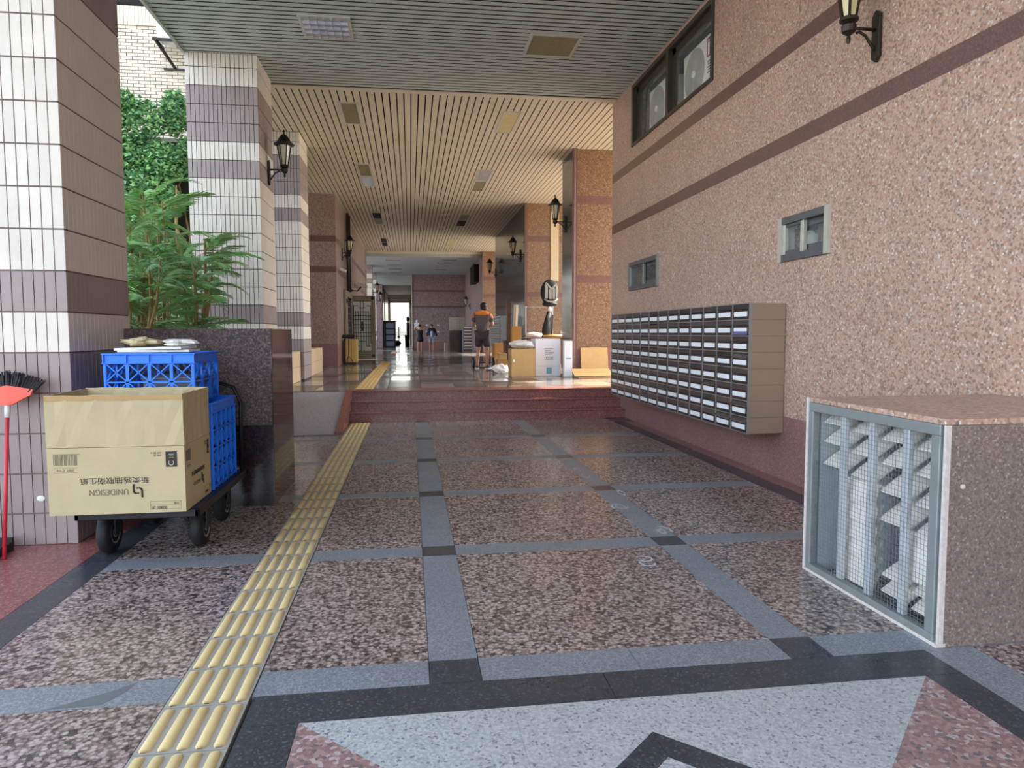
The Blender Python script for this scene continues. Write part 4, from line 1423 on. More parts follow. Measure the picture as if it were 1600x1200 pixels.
# ================================================================== WALL LANTERNS
def lantern(name_label, wx, y, zplate, side, first=None, metal='iron_black', glassm='lantern_glass'):
    """side +1: hangs out towards +X from a wall facing +X"""
    r = root('wall_lantern', (wx, y, zplate), name_label, 'wall lamp', 'black wall lanterns')
    s = side
    X = lambda d: wx + s * d
    xx = sorted((X(0.002), X(0.035)))
    MB().prism([(-0.05, -0.17), (0, -0.21), (0.05, -0.17), (0.05, 0.17), (0, 0.21), (-0.05, 0.17)], xx[0], xx[1], lambda a, b, z: (z, y + a, zplate + b)).build('back_plate', metal, r, bevel=0.006)
    MB().tube([(X(0.03), y, zplate + 0.05), (X(0.15), y, zplate + 0.055), (X(0.26), y, zplate + 0.05)], 0.014, 8).build('arm', metal, r, smooth=True)
    sc = [(X(0.03 + 0.0), y, zplate - 0.12), (X(0.06), y, zplate - 0.08), (X(0.12), y, zplate + 0.0), (X(0.18), y, zplate + 0.03), (X(0.2), y, zplate + 0.015)]
    MB().tube(sc, 0.012, 8).build('scroll', metal, r, smooth=True)
    cx, z0 = X(0.27), zplate + 0.02
    bd = MB().lathe([(0.012, -0.09), (0.02, -0.06), (0.012, -0.03), (0.055, 0.0), (0.06, 0.05), (0.045, 0.07), (0.075, 0.085), (0.075, 0.11)], (cx, y, z0), 12)
    bd.build('cup', metal, r, smooth=False)
    zb, zt = z0 + 0.11, z0 + 0.44
    rb_, rt_ = 0.058, 0.115
    cage = MB()
    gl = MB()
    P = []
    for k in range(6):
        a = k * PI / 3
        P.append(((cx + rb_ * math.cos(a), y + rb_ * math.sin(a), zb), (cx + rt_ * math.cos(a), y + rt_ * math.sin(a), zt)))
    for k in range(6):
        cage.bar(P[k][0], P[k][1], 0.016, 0.016)
        cage.bar(P[k][1], P[(k + 1) % 6][1], 0.018, 0.018)
        cage.bar(P[k][0], P[(k + 1) % 6][0], 0.016, 0.016)
        q = [Vector(P[k][0]), Vector(P[(k + 1) % 6][0]), Vector(P[(k + 1) % 6][1]), Vector(P[k][1])]
        cc = Vector((cx, y, 0))
        q2 = [v + (Vector((cx, y, v.z)) - v) * 0.08 for v in q]
        q3 = [v + (Vector((cx, y, v.z)) - v) * 0.13 for v in q]
        gl.add(q2 + q3, [(0, 1, 2, 3), (7, 6, 5, 4), (0, 4, 5, 1), (1, 5, 6, 2), (2, 6, 7, 3), (3, 7, 4, 0)])
    cage.build('cage', metal, r)
    gl.build('glass', glassm, r)
    MB().lathe([(0.03, 0.0), (0.03, 0.18), (0.0, 0.2)], (cx, y, zb), 10, cap=False).build('bulb', 'collar_white', r)
    MB().lathe([(0.17, -0.015), (0.175, 0.0), (0.12, 0.03), (0.09, 0.09), (0.045, 0.15), (0.015, 0.17), (0.012, 0.19), (0.02, 0.205), (0.012, 0.225), (0.004, 0.24)], (cx, y, zt + 0.015), 12).build('roof', metal, r)
    return r


L0 = lantern('black wall lantern on the tiled pillar behind the planter', -2.32, 12.62, 4.22, 1)
lantern('bronze wall lantern high on the pink wall, nearest the camera', WX, 5.63, 3.99, -1, metal='iron_bronze', glassm='lantern_glass_warm')
dupl = dup(L0, (-2.28, 25.2, 4.22), 'black wall lantern on the granite wall beyond the tiled pillars')
dup(L0, (3.866, 17.69, 4.24), 'black wall lantern on the granite column behind the white cartons', rotz=PI)
dup(L0, (3.864, 25.1, 4.24), 'black wall lantern at the near end of the dark polished wall', rotz=PI)
dup(L0, (3.864, 32.5, 4.24), 'black wall lantern in front of the golden column', rotz=PI)
dup(L0, (3.866, 46.5, 3.25), 'small far wall lantern above the gate panel', rotz=PI)
dup(L0, (-2.25, 44.9, 4.0), 'black wall lantern on the bluish tiled pillar beyond the bronze door')
dup(L0, (-2.25, 49.9, 3.7), 'black wall lantern on the farthest bluish tiled pillar')

# drain pipes on the left wall
pp = root('drain_pipe', (-2.2, 26.9, H), 'two brown drain pipes beside the bronze door', 'pipe')
MB().tube([(-2.2, 26.7, 3.06), (-2.2, 26.7, CEIL - 0.02)], 0.05, 10).build('pipe', 'pipe_brown', pp, smooth=True)
MB().tube([(-2.2, 27.3, 3.06), (-2.2, 27.3, CEIL - 0.02)], 0.06, 10).build('pipe', 'pipe_brown', pp, smooth=True)
MB().box(-2.276, -2.14, 26.6, 27.4, 4.3, 4.34).build('clamp', 'iron_black', pp)

# ------------------------------------------------------------------ bronze doors
def lattice_door(label, x0, x1, y, z0, z1, n):
    r = root('door_%d' % n, ((x0 + x1) / 2, y, z0), label, 'door', kind='structure')
    fw_ = 0.17
    b = MB().box(x0, x0 + fw_, y, y + 0.06, z0, z1).box(x1 - fw_, x1, y, y + 0.06, z0, z1).box(x0 + fw_, x1 - fw_, y, y + 0.06, z0, z0 + 0.3).box(x0 + fw_, x1 - fw_, y, y + 0.06, z1 - 0.2, z1)
    b.build('door_frame', 'door_bronze', r, bevel=0.006)
    a, c, d, e = x0 + fw_, x1 - fw_, z0 + 0.3, z1 - 0.2
    MB().box(a, c, y + 0.03, y + 0.036, d, e).build('pane', 'frosted_glass', r)
    g = MB()
    w_ = c - a
    h2 = e - d
    T = 0.022

    def seg(u0, v0, u1, v1):
        g.bar((a + w_ * u0, y + 0.012, d + h2 * v0), (a + w_ * u1, y + 0.012, d + h2 * v1), T, T)
    for v in (0.01, 0.30, 0.37, 0.46, 0.53, 0.63, 0.70, 0.99):
        seg(0, v, 1, v)
    for u in (0.03, 0.14, 0.28, 0.42, 0.58, 0.72, 0.86, 0.97):
        seg(u, 0.15 if u in (0.03, 0.97) else 0.1, u, 0.9 if u in (0.03, 0.97) else 0.8)
    for u in (0.42, 0.58):
        seg(u, 0.0, u, 1.0)
    for u0, u1, v in ((0.03, 0.28, 0.9), (0.72, 0.97, 0.9), (0.28, 0.72, 0.86), (0.03, 0.28, 0.1), (0.72, 0.97, 0.1), (0.14, 0.86, 0.78), (0.28, 0.72, 0.2)):
        seg(u0, v, u1, v)
    g.build('lattice', 'iron_black', r)
    MB().box(a + w_ * 0.40, a + w_ * 0.60, y - 0.005, y + 0.012, d + h2 * 0.47, d + h2 * 0.52).box(a + w_ * 0.45, a + w_ * 0.55, y - 0.005, y + 0.012, d + h2 * 0.40, d + h2 * 0.59).build('rosette', 'iron_black', r)
    MB().ball((a + w_ * 0.5, y - 0.01, d + h2 * 0.495), 0.035, 10, 6).build('rosette_centre', 'hub_silver', r, smooth=True)
    MB().tube([(x1 - 0.1, y, z0 + 1.0), (x1 - 0.1, y - 0.06, z0 + 1.02), (x1 - 0.1, y - 0.06, z0 + 1.6), (x1 - 0.1, y, z0 + 1.62)], 0.016, 8).build('handle', 'door_bronze', r, smooth=True)
    for xx, zz in ((x0 + 0.08, z1 - 0.1), (x1 - 0.1, z1 - 0.1), (x1 - 0.1, z0 + 0.12)):
        MB().box(xx - 0.06, xx + 0.06, y - 0.006, y + 0.01, zz - 0.06, zz + 0.06).build('hinge_plate', 'iron_black', r)
    return r


lattice_door('open bronze door with a black lattice window facing the camera', -2.40, -1.36, 29.0, H + 0.02, 3.02, 2)
d2 = root('door_3', (-2.25, 27.5, H), 'second bronze lattice door seen edge on beside the drain pipes', 'door', kind='structure')
MB().box(-2.26, -2.2, 25.6, 26.3, H, 3.05).box(-2.26, -2.2, 28.0, 28.5, H, 3.05).box(-2.26, -2.2, 26.3, 28.0, 2.85, 3.05).box(-2.26, -2.2, 26.3, 28.0, H, 0.9).build('door_frame', 'door_bronze', d2)
MB().box(-2.25, -2.24, 26.3, 28.0, 0.9, 2.85).build('pane', 'frosted_glass', d2)
g = MB()
for k in range(5):
    g.bar((-2.22, 26.4 + 0.38 * k, 0.9), (-2.22, 26.4 + 0.38 * k, 2.85), 0.025, 0.025)
for k in range(8):
    g.bar((-2.22, 26.3, 1.0 + 0.25 * k), (-2.22, 28.0, 1.0 + 0.25 * k), 0.025, 0.025)
g.build('lattice', 'iron_black', d2)
MB().box(-2.2, -2.17, 25.8, 26.0, 2.6, 2.75).build('lock_plate', 'iron_black', d2)

gb = root('wooden_cabinet', (-2.42, 27.2, H), 'small golden wooden cabinet beside the bronze doors', 'cabinet')
MB().box(-2.17, -1.80, 24.6, 25.5, H + 0.06, 1.34).build('body', 'wood_gold', gb, bevel=0.01)
for k in range(2):
    MB().box(-2.15 + 0.18 * k, -1.99 + 0.18 * k, 24.58, 24.6, H + 0.1, 1.30).build('door', 'wood_gold', gb, bevel=0.005)
MB().box(-2.15, -1.82, 24.62, 25.48, H, H + 0.06).build('base', 'iron_black', gb)
gs = root('music_stand', (-2.03, 24.25, H), 'thin black tripod stand in front of the golden cabinet', 'stand')
MB().tube([(-2.03, 24.25, H + 0.25), (-2.03, 24.25, 1.4)], 0.012, 6).build('pole', 'iron_black', gs)
for a in (0.3, 2.4, 4.5):
    MB().tube([(-2.03, 24.25, H + 0.3), (-2.03 + 0.2 * math.cos(a), 24.25 + 0.2 * math.sin(a), H)], 0.01, 6).build('leg', 'iron_black', gs)
MB().obox((-2.03, 24.25, 1.44), (0.4, 0.3, 0.03), Euler((0.3, 0, 0))).build('tray', 'iron_black', gs)
cc = root('security_camera', (-1.95, 29.2, 3.3), 'white security camera on a bracket above the bronze door', 'camera')
MB().obox((-1.85, 29.0, 3.42), (0.42, 0.14, 0.13), Euler((0, 0.35, 0))).build('housing', 'cctv_white', cc, bevel=0.02)
MB().tube([(-1.9, 29.0, 3.36), (-2.05, 29.02, 3.2), (-2.28, 29.05, 3.22)], 0.025, 8).build('bracket', 'iron_black', cc)
MB().lathe([(0.05, 0), (0.05, 0.03)], (-2.27, 29.05, 3.22), 10, 'X').build('base_plate', 'iron_black', cc)
c2_ = dup(cc, (-2.28, 24.6, 3.55), 'small white security camera on the granite wall under a wall lantern')
c2_.scale = (0.7, 0.7, 0.7)

# ================================================================== TROLLEY WITH BOX AND CRATES
tr = root('platform_trolley', (-1.8, 5.7, 0), 'dark platform trolley with a blue deck under the cardboard box and crates', 'trolley')
TX_0, TX_1, TY0, TY1, TZ = -2.20, -1.42, 4.98, 6.40, 0.37
MB().box(TX_0 + 0.02, TX_1 - 0.02, TY0 + 0.02, TY1 - 0.02, TZ - 0.012, TZ).build('deck', 'trolley_deck', tr)
MB().box(TX_0, TX_1, TY0, TY0 + 0.03, TZ - 0.05, TZ + 0.004).box(TX_0, TX_1, TY1 - 0.03, TY1, TZ - 0.05, TZ + 0.004).box(TX_0, TX_0 + 0.03, TY0, TY1, TZ - 0.05, TZ + 0.004).box(TX_1 - 0.03, TX_1, TY0, TY1, TZ - 0.05, TZ + 0.004).build('frame', 'trolley_steel', tr, bevel=0.006)
for wx_, wy_ in ((-1.53, 5.40), (-2.12, 5.32), (-1.56, 6.12), (-2.08, 6.12)):
    wh = MB().lathe([(0.09, -0.04), (0.135, -0.038), (0.15, -0.02), (0.152, 0.0), (0.15, 0.02), (0.135, 0.038), (0.09, 0.04)], (wx_, wy_, 0.153), 22, 'X').build('wheel', 'rubber_black', tr, smooth=True)
    MB().lathe([(0.0, -0.03), (0.085, -0.042), (0.06, -0.03), (0.03, -0.046), (0.03, 0.046), (0.06, 0.03), (0.085, 0.042), (0.0, 0.03)], (wx_, wy_, 0.153), 14, 'X', cap=False).build('hub', 'hub_silver', wh)
    MB().box(wx_ - 0.06, wx_ - 0.05, wy_ - 0.05, wy_ + 0.05, 0.14, TZ - 0.05).box(wx_ + 0.05, wx_ + 0.06, wy_ - 0.05, wy_ + 0.05, 0.14, TZ - 0.05).box(wx_ - 0.06, wx_ + 0.06, wy_ - 0.05, wy_ + 0.05, TZ - 0.06, TZ - 0.045).build('fork', 'trolley_steel', tr)
hp = [(TX_0 + 0.04, TY1 - 0.015, TZ), (TX_0 + 0.04, TY1 + 0.03, 0.95), (TX_0 + 0.10, TY1 + 0.05, 1.08), (TX_0 + 0.2, TY1 + 0.05, 1.12), (TX_1 - 0.2, TY1 + 0.05, 1.12), (TX_1 - 0.10, TY1 + 0.05, 1.08), (TX_1 - 0.04, TY1 + 0.03, 0.95), (TX_1 - 0.04, TY1 - 0.015, TZ)]
MB().tube(hp, 0.016, 8).build('handle', 'trolley_steel', tr, smooth=True)

# the open cardboard box
BX0, BX1, BY0, BY1, BZ0, BZ1, BC = -2.31, -1.475, 4.9, 5.50, 0.379, 1.155, 0.815
cb = root('cardboard_box', ((BX0 + BX1) / 2, 5.2, BZ0), 'big open cardboard tissue box printed upside down on the trolley', 'box')
T = 0.008
MB().box(BX0, BX1, BY0, BY0 + T, BZ0, BC).build('side_panel', 'cardboard', cb)
MB().box(BX0, BX1, BY1 - T, BY1, BZ0, BC).build('side_panel', 'cardboard', cb)
MB().box(BX0, BX0 + T, BY0 + T, BY1 - T, BZ0, BC).build('side_panel', 'cardboard', cb)
MB().box(BX1 - T, BX1, BY0 + T, BY1 - T, BZ0, BC).build('side_panel', 'cardboard', cb)
MB().box(BX0 + T, BX1 - T, BY0 + T, BY1 - T, BZ0, BZ0 + T).build('bottom', 'cardboard_edge', cb)
# raised flaps
def wavy_flap(p0, p1, z0, z1, nrm, seed, lean=0.0):
    rg = random.Random(seed)
    n = 14
    b = MB()
    vs, fs = [], []
    for j, (z, wv) in enumerate(((z0, 0.0), (z0 + 0.012, 0.004), ((z0 + z1) / 2, 0.003), (z1 - 0.04, 0.004), (z1, 0.002))):
        for i in range(n + 1):
            t = i / n
            o_ = rg.uniform(-1, 1) * wv + lean * (z - z0)
            vs.append((p0[0] + (p1[0] - p0[0]) * t + nrm[0] * o_, p0[1] + (p1[1] - p0[1]) * t + nrm[1] * o_, z + (rg.uniform(-0.003, 0.003) if j > 0 else 0)))
    m_ = n + 1
    L_ = len(vs)
    vs += [(a - nrm[0] * T, b_ - nrm[1] * T, c_) for a, b_, c_ in vs]
    for j in range(4):
        for i in range(n):
            q = (j * m_ + i, j * m_ + i + 1, (j + 1) * m_ + i + 1, (j + 1) * m_ + i)
            fs.append(q)
            fs.append(tuple(L_ + k for k in q[::-1]))
    for i in range(n):
        fs.append((4 * m_ + i, 4 * m_ + i + 1, L_ + 4 * m_ + i + 1, L_ + 4 * m_ + i))
        fs.append((i + 1, i, L_ + i, L_ + i + 1))
    for j in range(4):
        fs.append((j * m_, (j + 1) * m_, L_ + (j + 1) * m_, L_ + j * m_))
        fs.append(((j + 1) * m_ + n, j * m_ + n, L_ + j * m_ + n, L_ + (j + 1) * m_ + n))
    b.add(vs, fs)
    return b.build('flap', 'cardboard', cb)


wavy_flap((BX0, BY0), (BX1, BY0), BC + 0.003, BZ1, (0, -1), 1, 0.01)
wavy_flap((BX1, BY1), (BX0, BY1), BC + 0.003, BZ1 + 0.005, (0, 1), 2, 0.01)
wavy_flap((BX0, BY1), (BX0, BY0), BC + 0.003, BZ1, (-1, 0), 3)
wavy_flap((BX1, BY0), (BX1, BY1), BC + 0.003, BZ1 + 0.003, (1, 0), 4)
MB().box(BX0 + 0.001, BX1 - 0.001, BY0 - 0.006, BY0 - 0.003, BZ1 - 0.035, BZ1 - 0.002).build('tape', 'cardboard_edge', cb)


def print_face(origin, ux, nrm, W_, full):
    """upside-down printing: origin = lower left corner as seen, ux = to the right as seen"""
    ux, nrm = Vector(ux), Vector(nrm)
    O = Vector(origin)
    up_ = Vector((0, 0, 1))

    def pt(u, v, off=0.0015):
        return O + ux * u + up_ * v + nrm * off

    def tx(s, size, u, v, m, st=(1, 1)):
        put_text('lettering', s, size, cb, frame_mtx(-ux, -up_, nrm, pt(u, v)), m, st)

    def blk(u0, u1, v0, v1, b, off=0.0012):
        p = [pt(u0, v0, 0.0002), pt(u1, v0, 0.0002), pt(u1, v1, 0.0002), pt(u0, v1, 0.0002), pt(u0, v0, off), pt(u1, v0, off), pt(u1, v1, off), pt(u0, v1, off)]
        b.add(p, [(0, 3, 2, 1), (4, 5, 6, 7), (0, 1, 5, 4), (1, 2, 6, 5), (2, 3, 7, 6), (3, 0, 4, 7)])
    k = W_
    tx('新柔感抽取衛生紙', 0.054 * full, 0.48 * k, 0.222, 'print_black', (0.98, 0.86))
    tx('UNIDESIGN', 0.054 * full, 0.435 * k, 0.145, 'print_gray', (0.86, 1.0))
    # logo: two interlocking hooks
    lg = MB()
    cx = 0.647 * k

    def stroke(pts):
        lg.tube([pt(cx + u * full, v, 0.0012) for u, v in pts], 0.0065 * full, 6)
    stroke([(-0.026, 0.192), (-0.026, 0.15), (-0.022, 0.138), (-0.012, 0.131), (0.006, 0.133)])
    stroke([(0.026, 0.105), (0.026, 0.148), (0.022, 0.160), (0.012, 0.167), (-0.006, 0.165)])
    lg.build('logo', 'print_black', cb)
    bc = MB()
    rg = random.Random(9)
    u = 0.045 * k
    while u < 0.215 * k:
        wd = rg.choice((0.002, 0.003, 0.006, 0.004)) * full
        blk(u, u + wd, 0.325, 0.395, bc)
        u += wd + rg.choice((0.002, 0.003, 0.005)) * full
    blk(0.045 * k, 0.235 * k, 0.396, 0.399, bc)
    blk(0.045 * k, 0.215 * k, 0.308, 0.310, bc)
    blk(0.045 * k, 0.215 * k, 0.277, 0.279, bc)
    bc.build('barcode', 'print_gray', cb)
    tx('2507  CTN', 0.022 * full, 0.13 * k, 0.294, 'print_gray')
    lb = MB()
    blk(0.86 * k, 0.945 * k, 0.30, 0.402, lb)
    lb.build('dark_label', 'print_black', cb)
    put_text('lettering', '三', 0.036 * full, cb, frame_mtx(-ux, -up_, nrm, pt(0.903 * k, 0.375, 0.003)), 'cardboard')
    put_text('lettering', 'C', 0.05 * full, cb, frame_mtx(up_, -ux, nrm, pt(0.903 * k, 0.325, 0.003)), 'cardboard')
    tx('510 抽 X', 0.018 * full, 0.79 * k, 0.395, 'print_gray')
    tx('100 包', 0.018 * full, 0.80 * k, 0.378, 'print_gray')
    nb = MB()
    u0, u1, v0, v1 = 0.735 * k, 0.965 * k, 0.022, 0.075
    for q in ((u0, u1, v0, v0 + 0.002), (u0, u1, v1 - 0.002, v1), (u0, u0 + 0.002, v0, v1), (u1 - 0.002, u1, v0, v1), (u0, u1, 0.048, 0.0495)):
        blk(*q, nb)
    nb.build('label_box', 'print_gray', cb)
    tx('00806-01', 0.026 * full, 0.80 * k, 0.034, 'print_black')
    tx('中華', 0.018 * full, 0.93 * k, 0.062, 'print_gray')


print_face((BX0, BY0, BZ0), (1, 0, 0), (0, -1, 0), BX1 - BX0, 1.0)
print_face((BX1, BY0, BZ0), (0, 1, 0), (1, 0, 0), BY1 - BY0, 0.72)


def crate(name, label, x0, x1, y0, y1, z0, z1, nrow, ncx, ncy):
    r = root(name, ((x0 + x1) / 2, (y0 + y1) / 2, z0), label, 'crate', 'blue plastic crates')
    rim = 0.07
    b = MB()
    t = 0.016
    for za, zb in ((z1 - 0.012, z1), (z1 - rim - 0.008, z1 - rim)):
        b.box(x0 - 0.012, x1 + 0.012, y0 - 0.012, y0 + t, za, zb).box(x0 - 0.012, x1 + 0.012, y1 - t, y1 + 0.012, za, zb).box(x0 - 0.012, x0 + t, y0 + t, y1 - t, za, zb).box(x1 - t, x1 + 0.012, y0 + t, y1 - t, za, zb)
    b.box(x0 + 0.004, x1 - 0.004, y0 + 0.004, y0 + 0.01, z1 - rim, z1 - 0.012).box(x0 + 0.004, x1 - 0.004, y1 - 0.01, y1 - 0.004, z1 - rim, z1 - 0.012).box(x0 + 0.004, x0 + 0.01, y0, y1, z1 - rim, z1 - 0.012).box(x1 - 0.01, x1 - 0.004, y0, y1, z1 - rim, z1 - 0.012)
    for k in range(ncx + 1):
        xx = x0 + (x1 - x0) * k / ncx
        b.box(xx - 0.006, xx + 0.006, y0 - 0.01, y0 + 0.006, z1 - rim, z1 - 0.012)
    b.build('rim', 'crate_blue', r, bevel=0.003)
    zs = [z0 + 0.02 + (z1 - rim - z0 - 0.02) * k / nrow for k in range(nrow + 1)]

    def side(P0, P1, nc, nrm):
        P0, P1 = Vector(P0), Vector(P1)
        g = MB()
        for k in range(nc + 1):
            p = P0.lerp(P1, k / nc)
            g.bar(p + Vector((0, 0, z0)), p + Vector((0, 0, z1 - rim)), 0.022, 0.014, ref=nrm)
        for z in zs:
            g.bar(P0 + Vector((0, 0, z)), P1 + Vector((0, 0, z)), 0.014, 0.01)
        for k in range(nc):
            a, c = P0.lerp(P1, k / nc), P0.lerp(P1, (k + 1) / nc)
            for i in range(nrow):
                g.bar(a + Vector((0, 0, zs[i])), c + Vector((0, 0, zs[i + 1])), 0.008, 0.013, ref=nrm)
                g.bar(a + Vector((0, 0, zs[i + 1])), c + Vector((0, 0, zs[i])), 0.008, 0.013, ref=nrm)
        g.build('lattice_side', 'crate_blue', r)
    h = 0.008
    side((x0 + h, y0 + h, 0), (x1 - h, y0 + h, 0), ncx, (0, 1, 0))
    side((x0 + h, y1 - h, 0), (x1 - h, y1 - h, 0), ncx, (0, 1, 0))
    side((x0 + h, y0 + h, 0), (x0 + h, y1 - h, 0), ncy, (1, 0, 0))
    side((x1 - h, y0 + h, 0), (x1 - h, y1 - h, 0), ncy, (1, 0, 0))
    b = MB()
    for k in range(7):
        xx = x0 + 0.02 + (x1 - x0 - 0.04) * k / 6
        b.box(xx - 0.008, xx + 0.008, y0, y1, z0, z0 + 0.012)
        yy = y0 + 0.02 + (y1 - y0 - 0.04) * k / 6
        b.box(x0, x1, yy - 0.008, yy + 0.008, z0 + 0.001, z0 + 0.011)
    b.build('base', 'crate_blue', r)
    return r


crate('plastic_crate', 'blue lattice crate on the trolley, lower of the two behind the cardboard box', -2.16, -1.47, 5.56, 6.26, TZ + 0.006, 1.03, 4, 5, 5)
crate('plastic_crate', 'blue lattice crate on top of the other, with papers on its rim', -2.21, -1.585, 5.56, 6.22, 1.031, 1.405, 2, 4, 3)
tg = root('storage_tray', (-1.85, 5.95, 1.05), 'grey plastic tray lying inside the upper blue crate', 'tray')
MB().box(-1.98, -1.62, 5.66, 6.12, 1.05, 1.21).build('body', 'tray_gray', tg, bevel=0.01)
MB().box(-1.99, -1.61, 5.65, 6.13, 1.205, 1.222).build('lid', 'tray_gray', tg, bevel=0.006)
fs_ = root('foam_sheet', (-1.88, 5.85, 1.41), 'white foam sheet lying across the upper blue crate', 'foam sheet')
MB().obox((-1.90, 5.82, 1.418), (0.50, 0.36, 0.018), Euler((0, 0, 0.05))).build('lower_sheet', 'foam_white', fs_, bevel=0.004)
MB().obox((-1.92, 5.80, 1.438), (0.48, 0.34, 0.018), Euler((0.01, -0.02, -0.05))).build('upper_sheet', 'foam_white', fs_, bevel=0.004)


def crumple(name, label, cat, c, rad, m, seed, amp=0.3, n=18, k=12):
    rg = random.Random(seed)
    b = MB()
    b.ball(c, rad, n, k)
    ph = [(rg.uniform(3, 9), rg.uniform(0, 6)) for _ in range(6)]
    c = Vector(c)
    out = []
    for v in b.v:
        d = Vector(v) - c
        u = Vector((d.x / rad[0], d.y / rad[1], d.z / rad[2]))
        s = 1 + amp * sum(math.sin(f * u[i % 3] + p + 2 * u[(i + 1) % 3]) for i, (f, p) in enumerate(ph)) / 3 + rg.uniform(-amp, amp) * 0.35
        q = c + d * s
        q.z = max(q.z, c.z - rad[2] * 0.98)
        out.append(tuple(q))
    b.v = out
    o = b.build(name, m)
    tag(o, label, cat)
    return o


crumple('crumpled_paper', 'crumpled tan paper heap on the foam sheet over the blue crate', 'paper', (-2.05, 5.85, 1.485), (0.12, 0.14, 0.032), 'paper_tan', 2, 0.35)
crumple('crumpled_bag', 'crumpled white bag beside the tan paper on the foam sheet', 'bag', (-1.75, 5.80, 1.482), (0.105, 0.12, 0.028), 'foam_white', 3, 0.35)

# broom and dustpan
br = root('broom', (-2.78, 5.28, 0), 'upturned broom with a red pole and black bristles leaning on the tiled pillar', 'broom')
pb, ptop = Vector((-2.785, 5.27, 0.0)), Vector((-2.81, 5.45, 0.99))
MB().tube([pb, ptop], 0.013, 10).build('pole', 'broom_pole', br, smooth=True)
d_ = (ptop - pb).normalized()
MB().tube([ptop - d_ * 0.03, ptop + d_ * 0.06], [0.018, 0.02], 10).build('collar', 'collar_white', br, smooth=True)
hc = ptop + d_ * 0.06
side_ = Vector((1, 0, 0))
cap = MB()
vs = []
for t, wd in ((0.0, 0.035), (0.04, 0.10), (0.10, 0.155), (0.14, 0.17)):
    for sx in (-1, -0.5, 0, 0.5, 1):
        for sy in (-1, 1):
            vs.append(hc + d_ * (t - 0.03 * abs(sx) * (t > 0.05)) + side_ * sx * wd + Vector((0, sy * (0.022 - 0.006 * abs(sx)), 0)))
fs = []
for i in range(3):
    for j in range(4):
        a = i * 10 + j * 2
        fs.append((a, a + 2, a + 12, a + 10))
        fs.append((a + 1, a + 11, a + 13, a + 3))
    fs.append((i * 10, i * 10 + 10, i * 10 + 11, i * 10 + 1))
    fs.append((i * 10 + 8, i * 10 + 9, i * 10 + 19, i * 10 + 18))
for j in range(4):
    fs.append((30 + j * 2, 32 + j * 2, 33 + j * 2, 31 + j * 2))
    fs.append((j * 2, j * 2 + 1, j * 2 + 3, j * 2 + 2))
cap.add(vs, fs)
cap.build('head_cap', 'broom_red', br)
bs = MB()
rg = random.Random(4)
for k in range(420):
    sx = rg.uniform(-1, 1)
    sy = rg.uniform(-0.016, 0.016)
    p = hc + d_ * (0.115 - 0.03 * abs(sx)) + side_ * sx * 0.165 + Vector((0, sy, 0))
    dr = (d_ + side_ * sx * 0.75 + Vector((0, rg.uniform(-0.1, 0.1), 0))).normalized()
    q = p + dr * rg.uniform(0.10, 0.135) + Vector((0, 0, -0.02 * abs(sx)))
    bs.bar(p, q, 0.004, 0.004)
bs.build('bristles', 'bristle_black', br, kind='stuff')
dp = root('dustpan', (-2.95, 5.35, 0), 'dark dustpan on the floor behind the broom pole', 'dustpan')
MB().box(-3.1, -2.84, 5.22, 5.5, 0.001, 0.012).box(-3.1, -2.84, 5.48, 5.5, 0.012, 0.09).box(-3.1, -3.085, 5.22, 5.48, 0.012, 0.06).box(-2.855, -2.84, 5.22, 5.48, 0.012, 0.06).build('pan', 'rubber_black', dp)
MB().tube([(-2.97, 5.49, 0.05), (-2.97, 5.52, 0.3)], 0.012, 8).build('handle', 'rubber_black', dp)


# ================================================================== CARTONS ON THE PLATFORM
def carton(label, x0, x1, y0, y1, z0, z1, m, name='cardboard_box', rot=0, group=None, tape=True):
    r = root(name, ((x0 + x1) / 2, (y0 + y1) / 2, z0), label, 'box', group)
    MB().box(x0, x1, y0, y1, z0, z1).build('body', m, r, bevel=0.008)
    xm = (x0 + x1) / 2
    MB().box(x0 + 0.003, xm - 0.002, y0 + 0.003, y1 - 0.003, z1, z1 + 0.005).build('flap', m, r)
    MB().box(xm + 0.002, x1 - 0.003, y0 + 0.003, y1 - 0.003, z1, z1 + 0.005).build('flap', m, r)
    if tape:
        MB().box(xm - 0.03, xm + 0.03, y0 - 0.001, y1 + 0.001, z1 + 0.005, z1 + 0.006).build('tape', 'cardboard_edge' if 'white' not in m else 'foam_white', r)
    if rot:
        r.rotation_euler = (0, 0, rot)
    return r


def face_text(r, s, size, x, y, z, m):
    put_text('lettering', s, size, r, frame_mtx((1, 0, 0), (0, 0, 1), (0, -1, 0), (x, y - 0.0015, z)), m)


tb = carton('tall tan cardboard box with a bubble wrap bag on top, before the white cartons', 2.36, 2.93, 16.75, 17.3, H, 1.16, 'cardboard_tan')
MB().box(2.40, 2.44, 16.745, 16.75, 0.85, 0.92).build('sticker', 'label_white', tb)
wu = carton('large white carton with grey printing, upper of the two stacked by the column', 2.97, 3.58, 16.95, 17.6, 0.745, 1.40, 'carton_white', group='white cartons by the column')
face_text(wu, '0208', 0.11, 3.3, 16.95, 0.93, 'print_teal')
for k in range(4):
    pass
lines = MB()
for k in range(4):
    lines.box(3.2, 3.2 + (0.19, 0.22, 0.15, 0.2)[k], 16.948, 16.95, 1.03 + 0.045 * k, 1.04 + 0.045 * k)
lines.build('printing', 'print_teal', wu)
wl = carton('white carton lying under the large printed white carton', 2.97, 3.58, 16.95, 17.6, H, 0.738, 'carton_white', group='white cartons by the column', tape=False)
MB().box(3.24, 3.37, 16.948, 16.95, 0.56, 0.71).build('printing', 'print_blue', wl)
w2 = carton('narrow tall white carton with blue print next to the granite column', 3.60, 3.80, 16.6, 16.76, H, 1.35, 'carton_white', group='white cartons by the column')
